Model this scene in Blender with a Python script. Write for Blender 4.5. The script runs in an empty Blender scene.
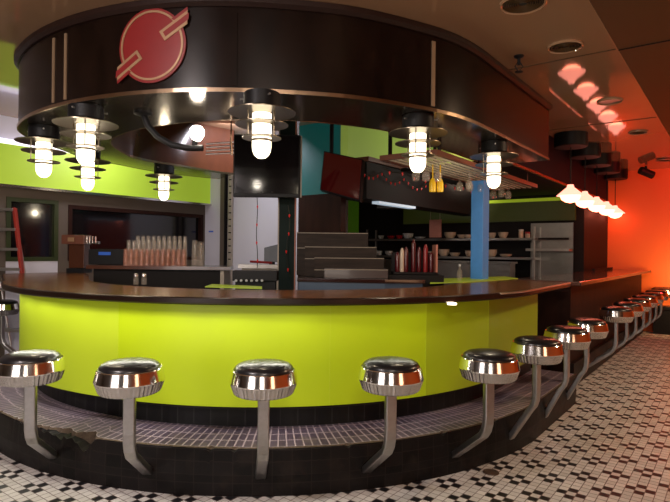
import bpy, bmesh, math, random
from mathutils import Vector, Matrix
random.seed(7)
R_ = math.radians
sc = bpy.context.scene
col = sc.collection

# ------------------------------------------------------------------ camera
F, CX, CY, H = 540.0, 335.0, 251.0, 1.38
ROLL = R_(0.6)
cam_d = bpy.data.cameras.new('camera'); cam = bpy.data.objects.new('camera', cam_d); col.objects.link(cam)
cam.location = (0, 0, H); cam_d.sensor_width = 36; cam_d.lens = F / 670 * 36; cam_d.clip_start = .05
cam.rotation_euler = (Matrix.Rotation(R_(90), 3, 'X') @ Matrix.Rotation(ROLL, 3, 'Z')).to_euler()
sc.camera = cam

def ray(px, py):
    x, y = (px - CX) / F, -(py - CY) / F
    c, s = math.cos(ROLL), math.sin(ROLL)
    return Vector((c * x - s * y, 1.0, s * x + c * y))
def onz(px, py, z):
    d = ray(px, py); t = (z - H) / d.z; return Vector((d.x * t, d.y * t, z))
def ony(px, py, Y):
    d = ray(px, py); return Vector((d.x * Y, Y, H + d.z * Y))
A = Vector((.6, .8, 0)); N = Vector((.8, -.6, 0)); PHI = math.atan2(.8, .6)
def W(a, n, z=0): return A * a + N * n + Vector((0, 0, z))
def ona(px, py, a):
    d = ray(px, py); t = a / d.dot(A); p = d * t; return Vector((p.x, p.y, p.z + H))
def onn(px, py, n):
    d = ray(px, py); t = n / d.dot(N); p = d * t; return Vector((p.x, p.y, p.z + H))
def AN(p): return p.dot(A), p.dot(N)
C0 = Vector((-.55, 5.65, 0))

# ------------------------------------------------------------------ materials
MATS = {}
def mat(name, c, rough=.5, metal=0, emit=None, es=0, var=.12, scale=18, bump=0, trans=0, ior=1.45, coat=0, spec=.5, alpha=1):
    if name in MATS: return MATS[name]
    m = bpy.data.materials.new(name); m.use_nodes = True; MATS[name] = m
    nt = m.node_tree; b = nt.nodes['Principled BSDF']
    tc = nt.nodes.new('ShaderNodeTexCoord'); nz = nt.nodes.new('ShaderNodeTexNoise')
    nz.inputs['Scale'].default_value = scale; nz.inputs['Detail'].default_value = 3
    nt.links.new(tc.outputs['Object'], nz.inputs['Vector'])
    mx = nt.nodes.new('ShaderNodeMix'); mx.data_type = 'RGBA'
    mx.inputs['A'].default_value = (*[v * (1 - var) for v in c], 1)
    mx.inputs['B'].default_value = (*[min(1, v * (1 + var)) for v in c], 1)
    nt.links.new(nz.outputs['Fac'], mx.inputs['Factor'])
    nt.links.new(mx.outputs['Result'], b.inputs['Base Color'])
    b.inputs['Roughness'].default_value = rough; b.inputs['Metallic'].default_value = metal
    b.inputs['Specular IOR Level'].default_value = spec
    if coat: b.inputs['Coat Weight'].default_value = coat; b.inputs['Coat Roughness'].default_value = .06
    if trans: b.inputs['Transmission Weight'].default_value = trans; b.inputs['IOR'].default_value = ior
    if alpha < 1: b.inputs['Alpha'].default_value = alpha
    if emit: b.inputs['Emission Color'].default_value = (*emit, 1); b.inputs['Emission Strength'].default_value = es
    if bump:
        bp = nt.nodes.new('ShaderNodeBump'); bp.inputs['Strength'].default_value = bump; bp.inputs['Distance'].default_value = .01
        nt.links.new(nz.outputs['Fac'], bp.inputs['Height']); nt.links.new(bp.outputs['Normal'], b.inputs['Normal'])
    return m

def wood(name, c1, c2, rough=.3, scale=(1, 1, 14), coat=.3, ns=4, spec=.5):
    m = mat(name, c1, rough, coat=coat, spec=spec); nt = m.node_tree
    tc = [n for n in nt.nodes if n.type == 'TEX_COORD'][0]; nz = [n for n in nt.nodes if n.type == 'TEX_NOISE'][0]
    mp = nt.nodes.new('ShaderNodeMapping'); mp.inputs['Scale'].default_value = scale
    nt.links.new(tc.outputs['Object'], mp.inputs['Vector']); nt.links.new(mp.outputs['Vector'], nz.inputs['Vector'])
    nz.inputs['Scale'].default_value = ns; nz.inputs['Detail'].default_value = 6
    mx = [n for n in nt.nodes if n.type == 'MIX'][0]
    rp = nt.nodes.new('ShaderNodeValToRGB'); rp.color_ramp.elements[0].position = .35; rp.color_ramp.elements[1].position = .65
    nt.links.new(nz.outputs['Fac'], rp.inputs['Fac']); nt.links.new(rp.outputs['Color'], mx.inputs['Factor'])
    mx.inputs['A'].default_value = (*c1, 1); mx.inputs['B'].default_value = (*c2, 1)
    return m

def mathn(nt, op, a, b=None):
    n = nt.nodes.new('ShaderNodeMath'); n.operation = op
    for i, v in enumerate((a, b)):
        if v is None: continue
        if isinstance(v, (int, float)): n.inputs[i].default_value = v
        else: nt.links.new(v, n.inputs[i])
    return n.outputs[0]

def floor_mat():
    m = bpy.data.materials.new('mosaic_floor_tile'); m.use_nodes = True; nt = m.node_tree; b = nt.nodes['Principled BSDF']
    g = nt.nodes.new('ShaderNodeNewGeometry'); sp = nt.nodes.new('ShaderNodeSeparateXYZ'); nt.links.new(g.outputs['Position'], sp.inputs[0])
    X, Y = sp.outputs[0], sp.outputs[1]; T = .0515
    c = onz(448.3, 483.2, 0); ca, cn = AN(c)
    def coord(kx, ky, off):
        v = mathn(nt, 'ADD', mathn(nt, 'MULTIPLY', X, kx), mathn(nt, 'MULTIPLY', Y, ky))
        return mathn(nt, 'ADD', mathn(nt, 'DIVIDE', mathn(nt, 'SUBTRACT', v, off), T), .5)
    u = coord(.6, .8, ca); v = coord(.8, -.6, cn)
    iu, iv = mathn(nt, 'FLOOR', u), mathn(nt, 'FLOOR', v)
    s = mathn(nt, 'ADD', mathn(nt, 'PINGPONG', iu, 3.0), mathn(nt, 'PINGPONG', iv, 3.0))
    d = mathn(nt, 'ABSOLUTE', mathn(nt, 'SUBTRACT', mathn(nt, 'ABSOLUTE', mathn(nt, 'SUBTRACT', s, 3.0)), 2.0))
    black = mathn(nt, 'LESS_THAN', d, .2)
    fu = mathn(nt, 'ABSOLUTE', mathn(nt, 'SUBTRACT', mathn(nt, 'FRACT', u), .5))
    fv = mathn(nt, 'ABSOLUTE', mathn(nt, 'SUBTRACT', mathn(nt, 'FRACT', v), .5))
    grout = mathn(nt, 'GREATER_THAN', mathn(nt, 'MAXIMUM', fu, fv), .455)
    cb = nt.nodes.new('ShaderNodeCombineXYZ'); nt.links.new(iu, cb.inputs[0]); nt.links.new(iv, cb.inputs[1])
    wn = nt.nodes.new('ShaderNodeTexWhiteNoise'); nt.links.new(cb.outputs[0], wn.inputs['Vector'])
    nz = nt.nodes.new('ShaderNodeTexNoise'); nz.inputs['Scale'].default_value = 1.3; nz.inputs['Detail'].default_value = 4
    nt.links.new(g.outputs['Position'], nz.inputs['Vector'])
    def mix(f, a, bb):
        n = nt.nodes.new('ShaderNodeMix'); n.data_type = 'RGBA'
        nt.links.new(f, n.inputs['Factor'])
        for k, q in (('A', a), ('B', bb)):
            if isinstance(q, tuple): n.inputs[k].default_value = (*q, 1)
            else: nt.links.new(q, n.inputs[k])
        return n.outputs['Result']
    wh = mix(wn.outputs['Value'], (.62, .60, .58), (.78, .76, .74))
    dirt = mix(nz.outputs['Fac'], (.55, .52, .50), (1, 1, 1))
    mul = nt.nodes.new('ShaderNodeMix'); mul.data_type = 'RGBA'; mul.blend_type = 'MULTIPLY'; mul.inputs['Factor'].default_value = .45
    nt.links.new(wh, mul.inputs['A']); nt.links.new(dirt, mul.inputs['B'])
    c1 = mix(black, mul.outputs['Result'], (.012, .011, .014))
    c2 = mix(grout, c1, (.16, .12, .11))
    nt.links.new(c2, b.inputs['Base Color'])
    b.inputs['Roughness'].default_value = .38
    return m

def brick_uv(name, c1, c2, mortar, bw, bh, ms=.03, rough=.4, offset=0.0, bump=0, dirt=None, spec=.5):
    m = bpy.data.materials.new(name); m.use_nodes = True; nt = m.node_tree; b = nt.nodes['Principled BSDF']
    uv = nt.nodes.new('ShaderNodeUVMap'); uv.uv_map = 'UVMap'
    br = nt.nodes.new('ShaderNodeTexBrick'); nt.links.new(uv.outputs[0], br.inputs['Vector'])
    br.offset = offset; br.inputs['Scale'].default_value = 1; br.inputs['Brick Width'].default_value = bw; br.inputs['Row Height'].default_value = bh
    br.inputs['Mortar Size'].default_value = ms; br.inputs['Color1'].default_value = (*c1, 1); br.inputs['Color2'].default_value = (*c2, 1); br.inputs['Mortar'].default_value = (*mortar, 1)
    nz = nt.nodes.new('ShaderNodeTexNoise'); nz.inputs['Scale'].default_value = 7; nz.inputs['Detail'].default_value = 6
    tc = nt.nodes.new('ShaderNodeTexCoord'); nt.links.new(tc.outputs['Object'], nz.inputs['Vector'])
    rp = nt.nodes.new('ShaderNodeValToRGB'); rp.color_ramp.elements[0].position = .55; rp.color_ramp.elements[1].position = .75
    nt.links.new(nz.outputs['Fac'], rp.inputs['Fac'])
    mx = nt.nodes.new('ShaderNodeMix'); mx.data_type = 'RGBA'
    nt.links.new(br.outputs['Color'], mx.inputs['A']); mx.inputs['B'].default_value = (*(dirt or c2), 1)
    ml = nt.nodes.new('ShaderNodeMath'); ml.operation = 'MULTIPLY'; ml.inputs[1].default_value = .6 if dirt else 0
    nt.links.new(rp.outputs['Color'], ml.inputs[0]); nt.links.new(ml.outputs[0], mx.inputs['Factor'])
    nt.links.new(mx.outputs['Result'], b.inputs['Base Color']); b.inputs['Roughness'].default_value = rough; b.inputs['Specular IOR Level'].default_value = spec
    if bump:
        bp = nt.nodes.new('ShaderNodeBump'); bp.inputs['Strength'].default_value = bump; bp.inputs['Distance'].default_value = .01
        nt.links.new(nz.outputs['Fac'], bp.inputs['Height']); nt.links.new(bp.outputs['Normal'], b.inputs['Normal'])
    return m

def glass(name, c=(1, 1, 1), rough=.02, amin=.06):
    # thin bar glass: mostly clear with glossy rims
    m = bpy.data.materials.new(name); m.use_nodes = True; nt = m.node_tree
    b = nt.nodes['Principled BSDF']; b.inputs['Base Color'].default_value = (*c, 1); b.inputs['Roughness'].default_value = rough
    nz = nt.nodes.new('ShaderNodeTexNoise'); nz.inputs['Scale'].default_value = 30
    ad = mathn(nt, 'ADD', mathn(nt, 'MULTIPLY', nz.outputs['Fac'], .12), amin)
    nt.links.new(ad, b.inputs['Alpha'])
    b.inputs['Specular IOR Level'].default_value = 1.0
    return m

M = dict(
    floor=floor_mat(),
    vinyl=mat('black_vinyl', (.008, .008, .010), .30, var=.3, coat=.15),
    chrome=mat('chrome', (.86, .84, .82), .13, 1, var=.03),
    chrome_rib=mat('satin_chrome', (.60, .58, .57), .2, 1, var=.05),
    pole=mat('brushed_steel', (.42, .41, .41), .33, 1, var=.15, scale=40),
    top=wood('varnished_counter_wood', (.10, .034, .008), (.24, .085, .02), .2, (3, 3, 3), .0, 5),
    nosing=mat('dark_counter_edge', (.014, .006, .004), .3, coat=.1, spec=.3),
    nosetrim=mat('worn_edge_metal', (.45, .36, .28), .3, .9, var=.3),
    lime=mat('lime_laminate', (.42, .56, .004), .4, emit=(.42, .56, .003), es=.08, var=.04, scale=2),  # weak emission stands in for light on the bar front
    limeL=mat('lit_tone_lime_laminate', (.44, .57, .02), .4, emit=(.44, .58, .02), es=.10, var=.04, scale=2),  # same laminate, brighter left light put into colour and emission
    limeM=mat('dim_tone_lime_laminate', (.37, .49, .005), .4, emit=(.42, .56, .003), es=.03, var=.04, scale=2),  # same laminate, fading light put in as darker colour and less emission
    limeR=mat('shade_tone_lime_laminate', (.30, .39, .006), .4, var=.04, scale=2),  # same laminate, shade at the right end put into the colour
    seam=mat('laminate_seam', (.16, .22, .01), .5),
    kick=brick_uv('black_kick_tile', (.005, .005, .006), (.009, .009, .009), (.02, .02, .02), .11, .11, .004, .35, spec=.2),
    steptop=brick_uv('grey_step_tile', (.085, .062, .10), (.14, .11, .16), (.52, .42, .50), .05, .105, .0045, .3, dirt=(.20, .16, .14)),
    stepface=brick_uv('black_step_tile', (.004, .0035, .0035), (.009, .007, .007), (.016, .012, .011), .11, .075, .003, .45, bump=.4, dirt=(.022, .016, .013), spec=.15),
    mortar=mat('crumbling_mortar', (.10, .07, .05), .9, var=.5, scale=60, bump=.8),
    canopy=wood('dark_mahogany_fascia', (.005, .0022, .0015), (.010, .0045, .003), .26, (1.5, 1.5, .6), .0, 6, .22),
    crown=mat('brown_crown_moulding', (.016, .006, .004), .45, spec=.3),
    inner=wood('red_brown_wood', (.055, .017, .008), (.085, .027, .012), .25, (1, 1, .5), .4, 4),
    trim=mat('bronze_trim_metal', (.45, .32, .22), .25, 1, var=.1),
    soffit=mat('polished_soffit_metal', (.13, .105, .08), .16, .85, var=.15, scale=4),
    strip=mat('brass_strip', (.30, .20, .12), .45, .3),
    red=mat('emblem_red_paint', (.20, .008, .008), .4, var=.08),
    gold=mat('emblem_tan_line', (.36, .22, .12), .4, .3),
    black=mat('black_paint', (.005, .005, .006), .5, spec=.25),
    blackg=mat('gloss_black_screen', (.006, .005, .006), .12, coat=.5),
    redscreen=mat('painted_red_reflection_screen', (.02, .002, .003), .12, coat=.8, emit=(.3, .01, .008), es=.06),  # red reflection painted into the screen colour and emission
    disc=mat('aged_lamp_metal', (.20, .165, .12), .3, .85),
    lampg=mat('glowing_jar_glass', (1, .95, .8), .3, emit=(1, .86, .62), es=3.2, var=.02),
    bulb=mat('bare_bulb', (1, 1, 1), .3, emit=(1, .9, .75), es=40, var=.01),
    heat=mat('heat_lamp_bulb', (1, .6, .5), .3, emit=(1, .20, .11), es=10, var=.01),
    ceil=mat('glossy_ceiling_panel', (.38, .235, .135), .05, 0, var=.10, scale=1.2, spec=.7, coat=.2),
    ceild=mat('brown_soffit_paint', (.085, .048, .018), .5, var=.1, scale=2, spec=.2),
    white=mat('off_white_paint', (.62, .60, .66), .6, var=.04, scale=3),
    greyw=mat('grey_brown_wall', (.10, .075, .055), .6, var=.1, scale=4),
    limew=mat('glowing_lime_wall_paint', (.42, .62, .05), .5, emit=(.42, .62, .03), es=.30, var=.05, scale=2),  # emission stands in for the light falling on the band
    limek=mat('glowing_lime_kitchen_paint', (.36, .50, .10), .5, emit=(.40, .58, .10), es=.22, var=.05, scale=2),  # lit look of the wall put in as emission
    sage=mat('dark_olive_frame', (.022, .035, .004), .5),
    green=mat('green_paint', (.10, .26, .01), .5, emit=(.15, .4, .01), es=.05),  # faint glow put into the paint, not a lamp
    olive=mat('olive_panel', (.035, .045, .008), .5, emit=(.1, .12, .01), es=.06),  # panel brightened by a weak emission
    limestrip=mat('lime_strip', (.35, .5, .02), .5, emit=(.35, .5, .02), es=.35),  # stripe brightness comes from added emission
    teal=mat('teal_paint', (.005, .12, .12), .45, emit=(0, .2, .19), es=.12),  # wall lifted by a little glow in the paint
    dark=mat('dark_wall_paint', (.009, .007, .007), .65, spec=.2),
    purple=mat('dark_plum_paint', (.012, .004, .010), .6, var=.1, spec=.15),
    orange=mat('orange_wall_paint', (.80, .15, .018), .5, var=.03, scale=2),
    blue=mat('blue_post_paint', (.06, .22, .52), .45, emit=(.05, .2, .5), es=.12),  # post made brighter with emission in its paint
    dkgreen=mat('dark_green_post_paint', (.003, .011, .009), .6, spec=.15),
    steel=mat('stainless_steel', (.32, .30, .28), .3, .9, var=.15, scale=9),
    wall_wood=wood('brown_panel_wood', (.020, .007, .005), (.032, .011, .007), .55, (2, 2, .4), 0, 5, .12),
    grey=mat('grey_plastic', (.22, .22, .24), .5),
    tier=wood('grey_brown_shelf_board', (.018, .012, .009), (.030, .020, .015), .55, (1, 1, 8), 0, 4, .15),
    tieredge=mat('pale_shelf_edge', (.24, .20, .15), .5),
    ceramic=mat('cream_china', (.50, .40, .30), .35),
    ceramicw=mat('white_china', (.55, .58, .60), .3),
    ceramicr=mat('red_china', (.40, .01, .015), .3),
    bottle=mat('dark_red_bottle', (.05, .002, .004), .25, coat=.2, emit=(.3, 0, .01), es=.04),  # slight red glow added to the bottle colour
    bottler=mat('red_plastic', (.22, .01, .012), .3),
    yellow=mat('yellow_plastic', (.75, .45, .01), .35, emit=(.8, .5, .01), es=.15),  # plastic brightened by some emission of its own
    pink=mat('faded_pink_board', (.42, .16, .11), .6, var=.25, scale=60),
    mat_=mat('lime_bar_mat', (.35, .48, .04), .5, emit=(.35, .48, .03), es=.08),  # mat given a faint glow to brighten it
    matY=mat('tan_counter', (.48, .30, .06), .4),
    ladr=mat('red_fibreglass', (.35, .03, .02), .4),
    alu=mat('aluminium', (.42, .40, .38), .35, .8),
    rackwood=mat('rack_wood', (.15, .05, .028), .35, coat=.3),
    glass=glass('clear_bar_glass', (.75, .66, .56)),
    glassr=glass('amber_tinted_glass', (.70, .30, .20), amin=.14),
    wire=mat('green_black_wire', (.01, .015, .01), .5),
    redbulb=mat('red_string_light', (.5, .01, .01), .3, emit=(1, .03, .02), es=.12),
    bluescr=mat('blue_screen', (.02, .08, .35), .3, emit=(.03, .12, .6), es=.2),
    drain=mat('brown_floor_plate', (.10, .065, .045), .5, .3),
    downl=mat('recessed_lamp', (1, .8, .6), .4, emit=(1, .78, .6), es=4),
    ledw=mat('white_cove_light', (1, .95, 1), .4, emit=(.85, .78, 1), es=1.2),
    cage=mat('white_ticked_strip', (.36, .31, .25), .5),
)

# ------------------------------------------------------------------ mesh helpers
def NB():
    bm = bmesh.new(); bm.loops.layers.uv.new('UVMap'); return bm
def box(bm, c, s, ang=0, tilt=None):
    r = bmesh.ops.create_cube(bm, size=1)
    m = Matrix.Translation(c) @ Matrix.Rotation(ang, 4, 'Z')
    if tilt: m = m @ Matrix.Rotation(tilt[0], 4, tilt[1])
    m = m @ Matrix.Diagonal((*s, 1))
    bmesh.ops.transform(bm, matrix=m, verts=r['verts']); return r['verts']
def lathe(bm, prof, c=(0, 0, 0), n=32, sc_=(1, 1)):
    rings = []
    for r, z in prof:
        if r < 1e-5: rings.append([bm.verts.new((c[0], c[1], c[2] + z))])
        else: rings.append([bm.verts.new((c[0] + r * sc_[0] * math.cos(2 * math.pi * k / n), c[1] + r * sc_[1] * math.sin(2 * math.pi * k / n), c[2] + z)) for k in range(n)])
    for a, b in zip(rings, rings[1:]):
        for k in range(n):
            k2 = (k + 1) % n
            if len(a) == 1 and len(b) == 1: continue
            if len(a) == 1: bm.faces.new((a[0], b[k], b[k2]))
            elif len(b) == 1: bm.faces.new((a[k], b[0], a[k2]))
            else: bm.faces.new((a[k], b[k], b[k2], a[k2]))
def tube(bm, pts, r, n=8, flat=None, side=None):
    pts = [Vector(p) for p in pts]; rings = []
    for i, p in enumerate(pts):
        d = (pts[min(i + 1, len(pts) - 1)] - pts[max(i - 1, 0)]).normalized()
        if side is not None: s = (Vector(side) - d * Vector(side).dot(d)).normalized()
        else:
            up = Vector((0, 0, 1)) if abs(d.z) < .95 else Vector((1, 0, 0)); s = d.cross(up).normalized()
        u = s.cross(d).normalized()
        if flat:
            w, t = flat
            rings.append([bm.verts.new(p + s * a_ * w / 2 + u * b_ * t / 2) for a_, b_ in ((-1, -.7), (-.85, -1), (.85, -1), (1, -.7), (1, .7), (.85, 1), (-.85, 1), (-1, .7))])
        else: rings.append([bm.verts.new(p + s * r * math.cos(2 * math.pi * k / n) + u * r * math.sin(2 * math.pi * k / n)) for k in range(n)])
    m = len(rings[0])
    for a, b in zip(rings, rings[1:]):
        for k in range(m): bm.faces.new((a[k], a[(k + 1) % m], b[(k + 1) % m], b[k]))
    bm.faces.new(rings[0][::-1]); bm.faces.new(rings[-1])
def prism(bm, poly, z0, z1):
    a = [bm.verts.new((p[0], p[1], z0)) for p in poly]; b = [bm.verts.new((p[0], p[1], z1)) for p in poly]
    n = len(poly); bm.faces.new(a[::-1]); bm.faces.new(b)
    for k in range(n): bm.faces.new((a[k], a[(k + 1) % n], b[(k + 1) % n], b[k]))
def ribbon(bm, sec, closed=True, uvs=None, mi=None):
    """sec: list of cross-sections (each the same number of points); skins them; caps the two ends"""
    uvl = bm.loops.layers.uv.active
    L = [0]
    for s0, s1 in zip(sec, sec[1:]): L.append(L[-1] + (s1[0] - s0[0]).length)
    V = [[bm.verts.new(p) for p in s] for s in sec]; m = len(sec[0])
    for i in range(len(V) - 1):
        for k in range(m if closed else m - 1):
            k2 = (k + 1) % m
            f = bm.faces.new((V[i][k], V[i][k2], V[i + 1][k2], V[i + 1][k]))
            d = (sec[i][k] - sec[i][k2]).length
            for lp, (u, v) in zip(f.loops, ((L[i], 0), (L[i], d), (L[i + 1], d), (L[i + 1], 0))): lp[uvl].uv = (u, v)
            if mi: f.material_index = mi[k]
    if closed: bm.faces.new(V[0][::-1]); bm.faces.new(V[-1])
def obj(name, bm, m, parent=None, smooth=False, bevel=0, recenter=True, ang=40):
    bmesh.ops.recalc_face_normals(bm, faces=bm.faces)
    off = Vector((0, 0, 0))
    if parent is None and recenter:
        xs = [v.co for v in bm.verts]
        mn = Vector([min(v[i] for v in xs) for i in range(3)]); mxx = Vector([max(v[i] for v in xs) for i in range(3)])
        off = Vector(((mn.x + mxx.x) / 2, (mn.y + mxx.y) / 2, mn.z))
        bmesh.ops.translate(bm, vec=-off, verts=bm.verts)
    me = bpy.data.meshes.new(name); bm.to_mesh(me); bm.free()
    for q in (m if isinstance(m, (list, tuple)) else [m]): me.materials.append(q)
    if smooth:
        me.polygons.foreach_set('use_smooth', [True] * len(me.polygons)); me.set_sharp_from_angle(angle=R_(ang))
    o = bpy.data.objects.new(name, me); col.objects.link(o); o.location = off
    if parent is not None:
        o.parent = parent
        q = parent; T = Matrix.Identity(4)
        if parent.get('world_built') : o.matrix_parent_inverse = Matrix.Translation(-parent_loc(parent))
    if bevel:
        b = o.modifiers.new('bevel', 'BEVEL'); b.width = bevel; b.segments = 2; b.limit_method = 'ANGLE'
    return o
PL = {}
def parent_loc(p): return PL[p.name]
def tag(o, label, cat, group=None):
    o['label'] = label; o['category'] = cat
    if group: o['group'] = group
    return o
def struct(o): o['kind'] = 'structure'; return o
def thing(name, label, cat, loc=(0, 0, 0), rz=0, group=None, world=True):
    """world=True: children are meshed in world coordinates and offset by the root's place"""
    o = bpy.data.objects.new(name, None); col.objects.link(o); o.location = loc; o.rotation_euler = (0, 0, rz); o.empty_display_size = .1
    tag(o, label, cat, group)
    if world: o['world_built'] = 1; PL[o.name] = Vector(loc)
    return o
def sub(name, bm, m, parent, root, **k):
    """sub-part meshed in the same coordinates as its parent part"""
    o = obj(name, bm, m, None, recenter=False, **k); o.parent = parent
    if not root.get('world_built'): return o
    o.matrix_parent_inverse = Matrix.Identity(4)
    return o
def dup(root, loc, rz, label=None, skip=None):
    def cp(o, par):
        c = o.copy(); col.objects.link(c); c.parent = par
        for ch in list(o.children): cp(ch, c)
        return c
    kids = list(root.children); r = root.copy(); col.objects.link(r); r.location = loc; r.rotation_euler = (0, 0, rz)
    for k in kids:
        if k.name.split('.')[0] != skip: cp(k, r)
    if label: r['label'] = label
    return r

# ------------------------------------------------------------------ plan curves
def curve(radf, th0, t_end, step=2.5):
    """arc about C0 from angle th0 (deg) round the front to 323.13 then straight along A for t_end"""
    pts = []; th = th0; END = 323.13
    while th < END - .01:
        r = radf(th); pts.append(C0 + Vector((r * math.cos(R_(th)), r * math.sin(R_(th)), 0))); th += step
    r = radf(END); e = C0 + Vector((r * math.cos(R_(END)), r * math.sin(R_(END)), 0)); pts.append(e)
    n = max(2, int(t_end / .12))
    for k in range(1, n + 1): pts.append(e + A * t_end * k / n)
    return pts
def const(r): return lambda th: r
def lerpf(tab):
    def f(th):
        if th <= tab[0][0]: return tab[0][1]
        for (a, va), (b, vb) in zip(tab, tab[1:]):
            if th <= b:
                t = (th - a) / (b - a); t = t * t * (3 - 2 * t); return va + (vb - va) * t
        return tab[-1][1]
    return f
def zz(p, z): return Vector((p.x, p.y, z))
HC, HS, ZB, ZC = 1.10, .271, 2.34, 2.90

# ------------------------------------------------------------------ the room shell
AW, NL = 11.1, -6.8            # orange wall, left wall
def slab(name, poly, z0, z1, m):
    bm = NB(); prism(bm, poly, z0, z1); return struct(obj(name, bm, m, recenter=False))
P4 = [W(-4, -8.5), W(AW, -8.5), W(AW, 4), W(-4, 4)]
slab('floor', P4, -.1, 0, M['floor'])
nse = AN(onz(590, 0, ZC))[1]
slab('ceiling', [W(-4, -8.5), W(AW, -8.5), W(AW, nse), W(-4, nse)], ZC, ZC + .1, M['ceil'])
o = slab('ceiling_side', [W(-4, nse), W(AW, nse), W(AW, 4), W(-4, 4)], ZC - .012, ZC + .1, M['ceild'])
bm = NB(); box(bm, W(3.5, nse - .004, ZC - .008), (15, .012, .016), PHI); struct(obj('trim_1', bm, M['ceil'], recenter=False))
for i, (x0, y0, x1, y1) in enumerate(((580, 54, 615, 49), (600, 126, 648, 118))):
    a_ = AN(onz(x1, y1, ZC))[0]
    bm = NB(); box(bm, W(a_, nse - 1.6, ZC - .002), (.012, 3.2, .006), PHI); struct(obj('trim_%d' % (i + 2), bm, M['ceild'], recenter=False))
a_ = AN(onz(615, 49, ZC))[0]
bm = NB(); box(bm, W(a_, nse + 1.5, ZC - .014), (.012, 3.0, .006), PHI); struct(obj('trim_4', bm, M['dark'], recenter=False))
def wall_a(name, a, n0, n1, z0, z1, m, th=.1):      # a wall across the A direction
    bm = NB(); box(bm, W(a + th / 2, (n0 + n1) / 2, (z0 + z1) / 2), (th, abs(n1 - n0), z1 - z0), PHI); return struct(obj(name, bm, m, recenter=False))
def wall_n(name, n, a0, a1, z0, z1, m, th=.1):      # a wall along the A direction, thickness towards -n
    bm = NB(); box(bm, W((a0 + a1) / 2, n - th / 2, (z0 + z1) / 2), (abs(a1 - a0), th, z1 - z0), PHI); return struct(obj(name, bm, m, recenter=False))
wall_a('wall_far', AW, -8.5, 4, 0, ZC, M['orange'])
wall_n('wall_right', 4.1, -4, AW, 0, ZC, M['orange'])
wall_a('wall_behind', -4.1, -8.5, 4, 0, ZC, M['greyw'])
# left wall with its openings
AE = 5.62
wall_n('wall_left', NL, -4, AE, 2.1, ZC, M['white'])
# openings: recessed dark glass
def na(px, py=230): return AN(onn(px, py, NL))[0]
for nm, x0, x1, z0, z1, m in (('wall_left_pier', 58, 68, 0, 2.1, 'greyw'), ('wall_left_end', 203, 207, 0, 2.1, 'greyw'), ('wall_left_near', None, 6, 0, 2.1, 'greyw')):
    a0 = -4 if x0 is None else na(x0); a1 = na(x1) if nm != 'wall_left_end' else AE
    wall_n(nm, NL, a0, a1, z0, z1, M[m])
wall_n('wall_left_sill', NL, na(6), na(58), 0, 1.22, M['white'], .1)
wall_n('wall_left_header', NL, na(6), na(58), 1.97, 2.1, M['greyw'], .1)
wall_n('wall_left_low', NL, na(68), na(203), 0, 1.22, M['greyw'], .1)
wall_n('wall_left_lintel', NL, na(68), na(203), 1.93, 2.1, M['greyw'], .1)
wall_n('wall_recess', NL - .8, -4, AE, 0, ZC, M['dark'], .05)
def frame(name, a0, a1, z0, z1, m, w=.05, pane=None):
    bm = NB()
    for (aa, zz_, sa, sz) in (((a0 + a1) / 2, z0 + w / 2, a1 - a0, w), ((a0 + a1) / 2, z1 - w / 2, a1 - a0, w), (a0 + w / 2, (z0 + z1) / 2, w, z1 - z0 - 2 * w), (a1 - w / 2, (z0 + z1) / 2, w, z1 - z0 - 2 * w)):
        box(bm, W(aa, NL - .04, zz_), (sa, .1, sz), PHI)
    f = struct(obj(name, bm, m, recenter=False))
    bm = NB(); box(bm, W((a0 + a1) / 2, NL - .06, (z0 + z1) / 2), (a1 - a0 - 2 * w, .012, z1 - z0 - 2 * w), PHI)
    g = obj('pane', bm, M['blackg'], None, recenter=False); g.parent = f
    return f
frame('window_1', na(6), na(58), 1.22, 1.97, M['sage'])
frame('window_2', na(68), na(203), 1.22, 1.93, M['wall_wood'])
bm = NB(); box(bm, W((na(-30) + AE) / 2, NL + .06, 2.33), (AE - na(-30), .12, .46), PHI)
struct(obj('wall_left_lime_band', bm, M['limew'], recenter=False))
bm = NB(); box(bm, W((na(-30) + AE) / 2, NL + .075, 2.085), (AE - na(-30), .15, .03), PHI)
struct(obj('trim_5', bm, M['chrome_rib'], recenter=False))
bm = NB(); box(bm, W((na(-30) + AE) / 2, NL + .05, 2.6), (AE - na(-30), .06, .05), PHI)
struct(obj('trim_6', bm, M['ledw'], recenter=False))
# white back wall behind the bar, with the teal wall and lime kitchen wall beyond
n_w1 = AN(ona(300, 200, AE))[1]
wall_a('wall_back', AE, NL - .1, n_w1, 0, ZC, M['white'])
A2 = 5.0
n_t0, n_t1 = AN(ona(299, 150, A2))[1], AN(ona(345, 150, A2))[1]
wall_a('wall_teal', A2, n_t0, n_t1, 2.05, ZC, M['teal'])
wall_a('wall_brown', A2, n_t0, AN(ona(341, 200, A2))[1], 0, 2.05, M['wall_wood'])
AK = 9.2
NK = -1.976
wall_a('wall_kitchen', AK, -8.5, NK - .1, 0, ZC, M['dark'])
def nk(px): return AN(ona(px, 230, AK))[1]
def zk(py): return ona(500, py, AK).z
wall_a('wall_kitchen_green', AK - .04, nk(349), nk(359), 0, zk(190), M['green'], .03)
wall_a('wall_kitchen_white', AK - .04, nk(325), nk(349), 0, zk(190), M['white'], .03)
wall_a('wall_kitchen_olive', AK - .07, nk(405), NK - .12, zk(222), zk(203.5), M['olive'], .06)
wall_a('trim_7', AK - .09, nk(432), NK - .12, zk(203.5), zk(200.5), M['limestrip'], .08)
# lime bulkhead running along the bar above the hood
NH = -3.57
wall_n('wall_lime', NH, A2 - .02, AK - .15, 2.40, ZC, M['limek'], .1)
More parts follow.
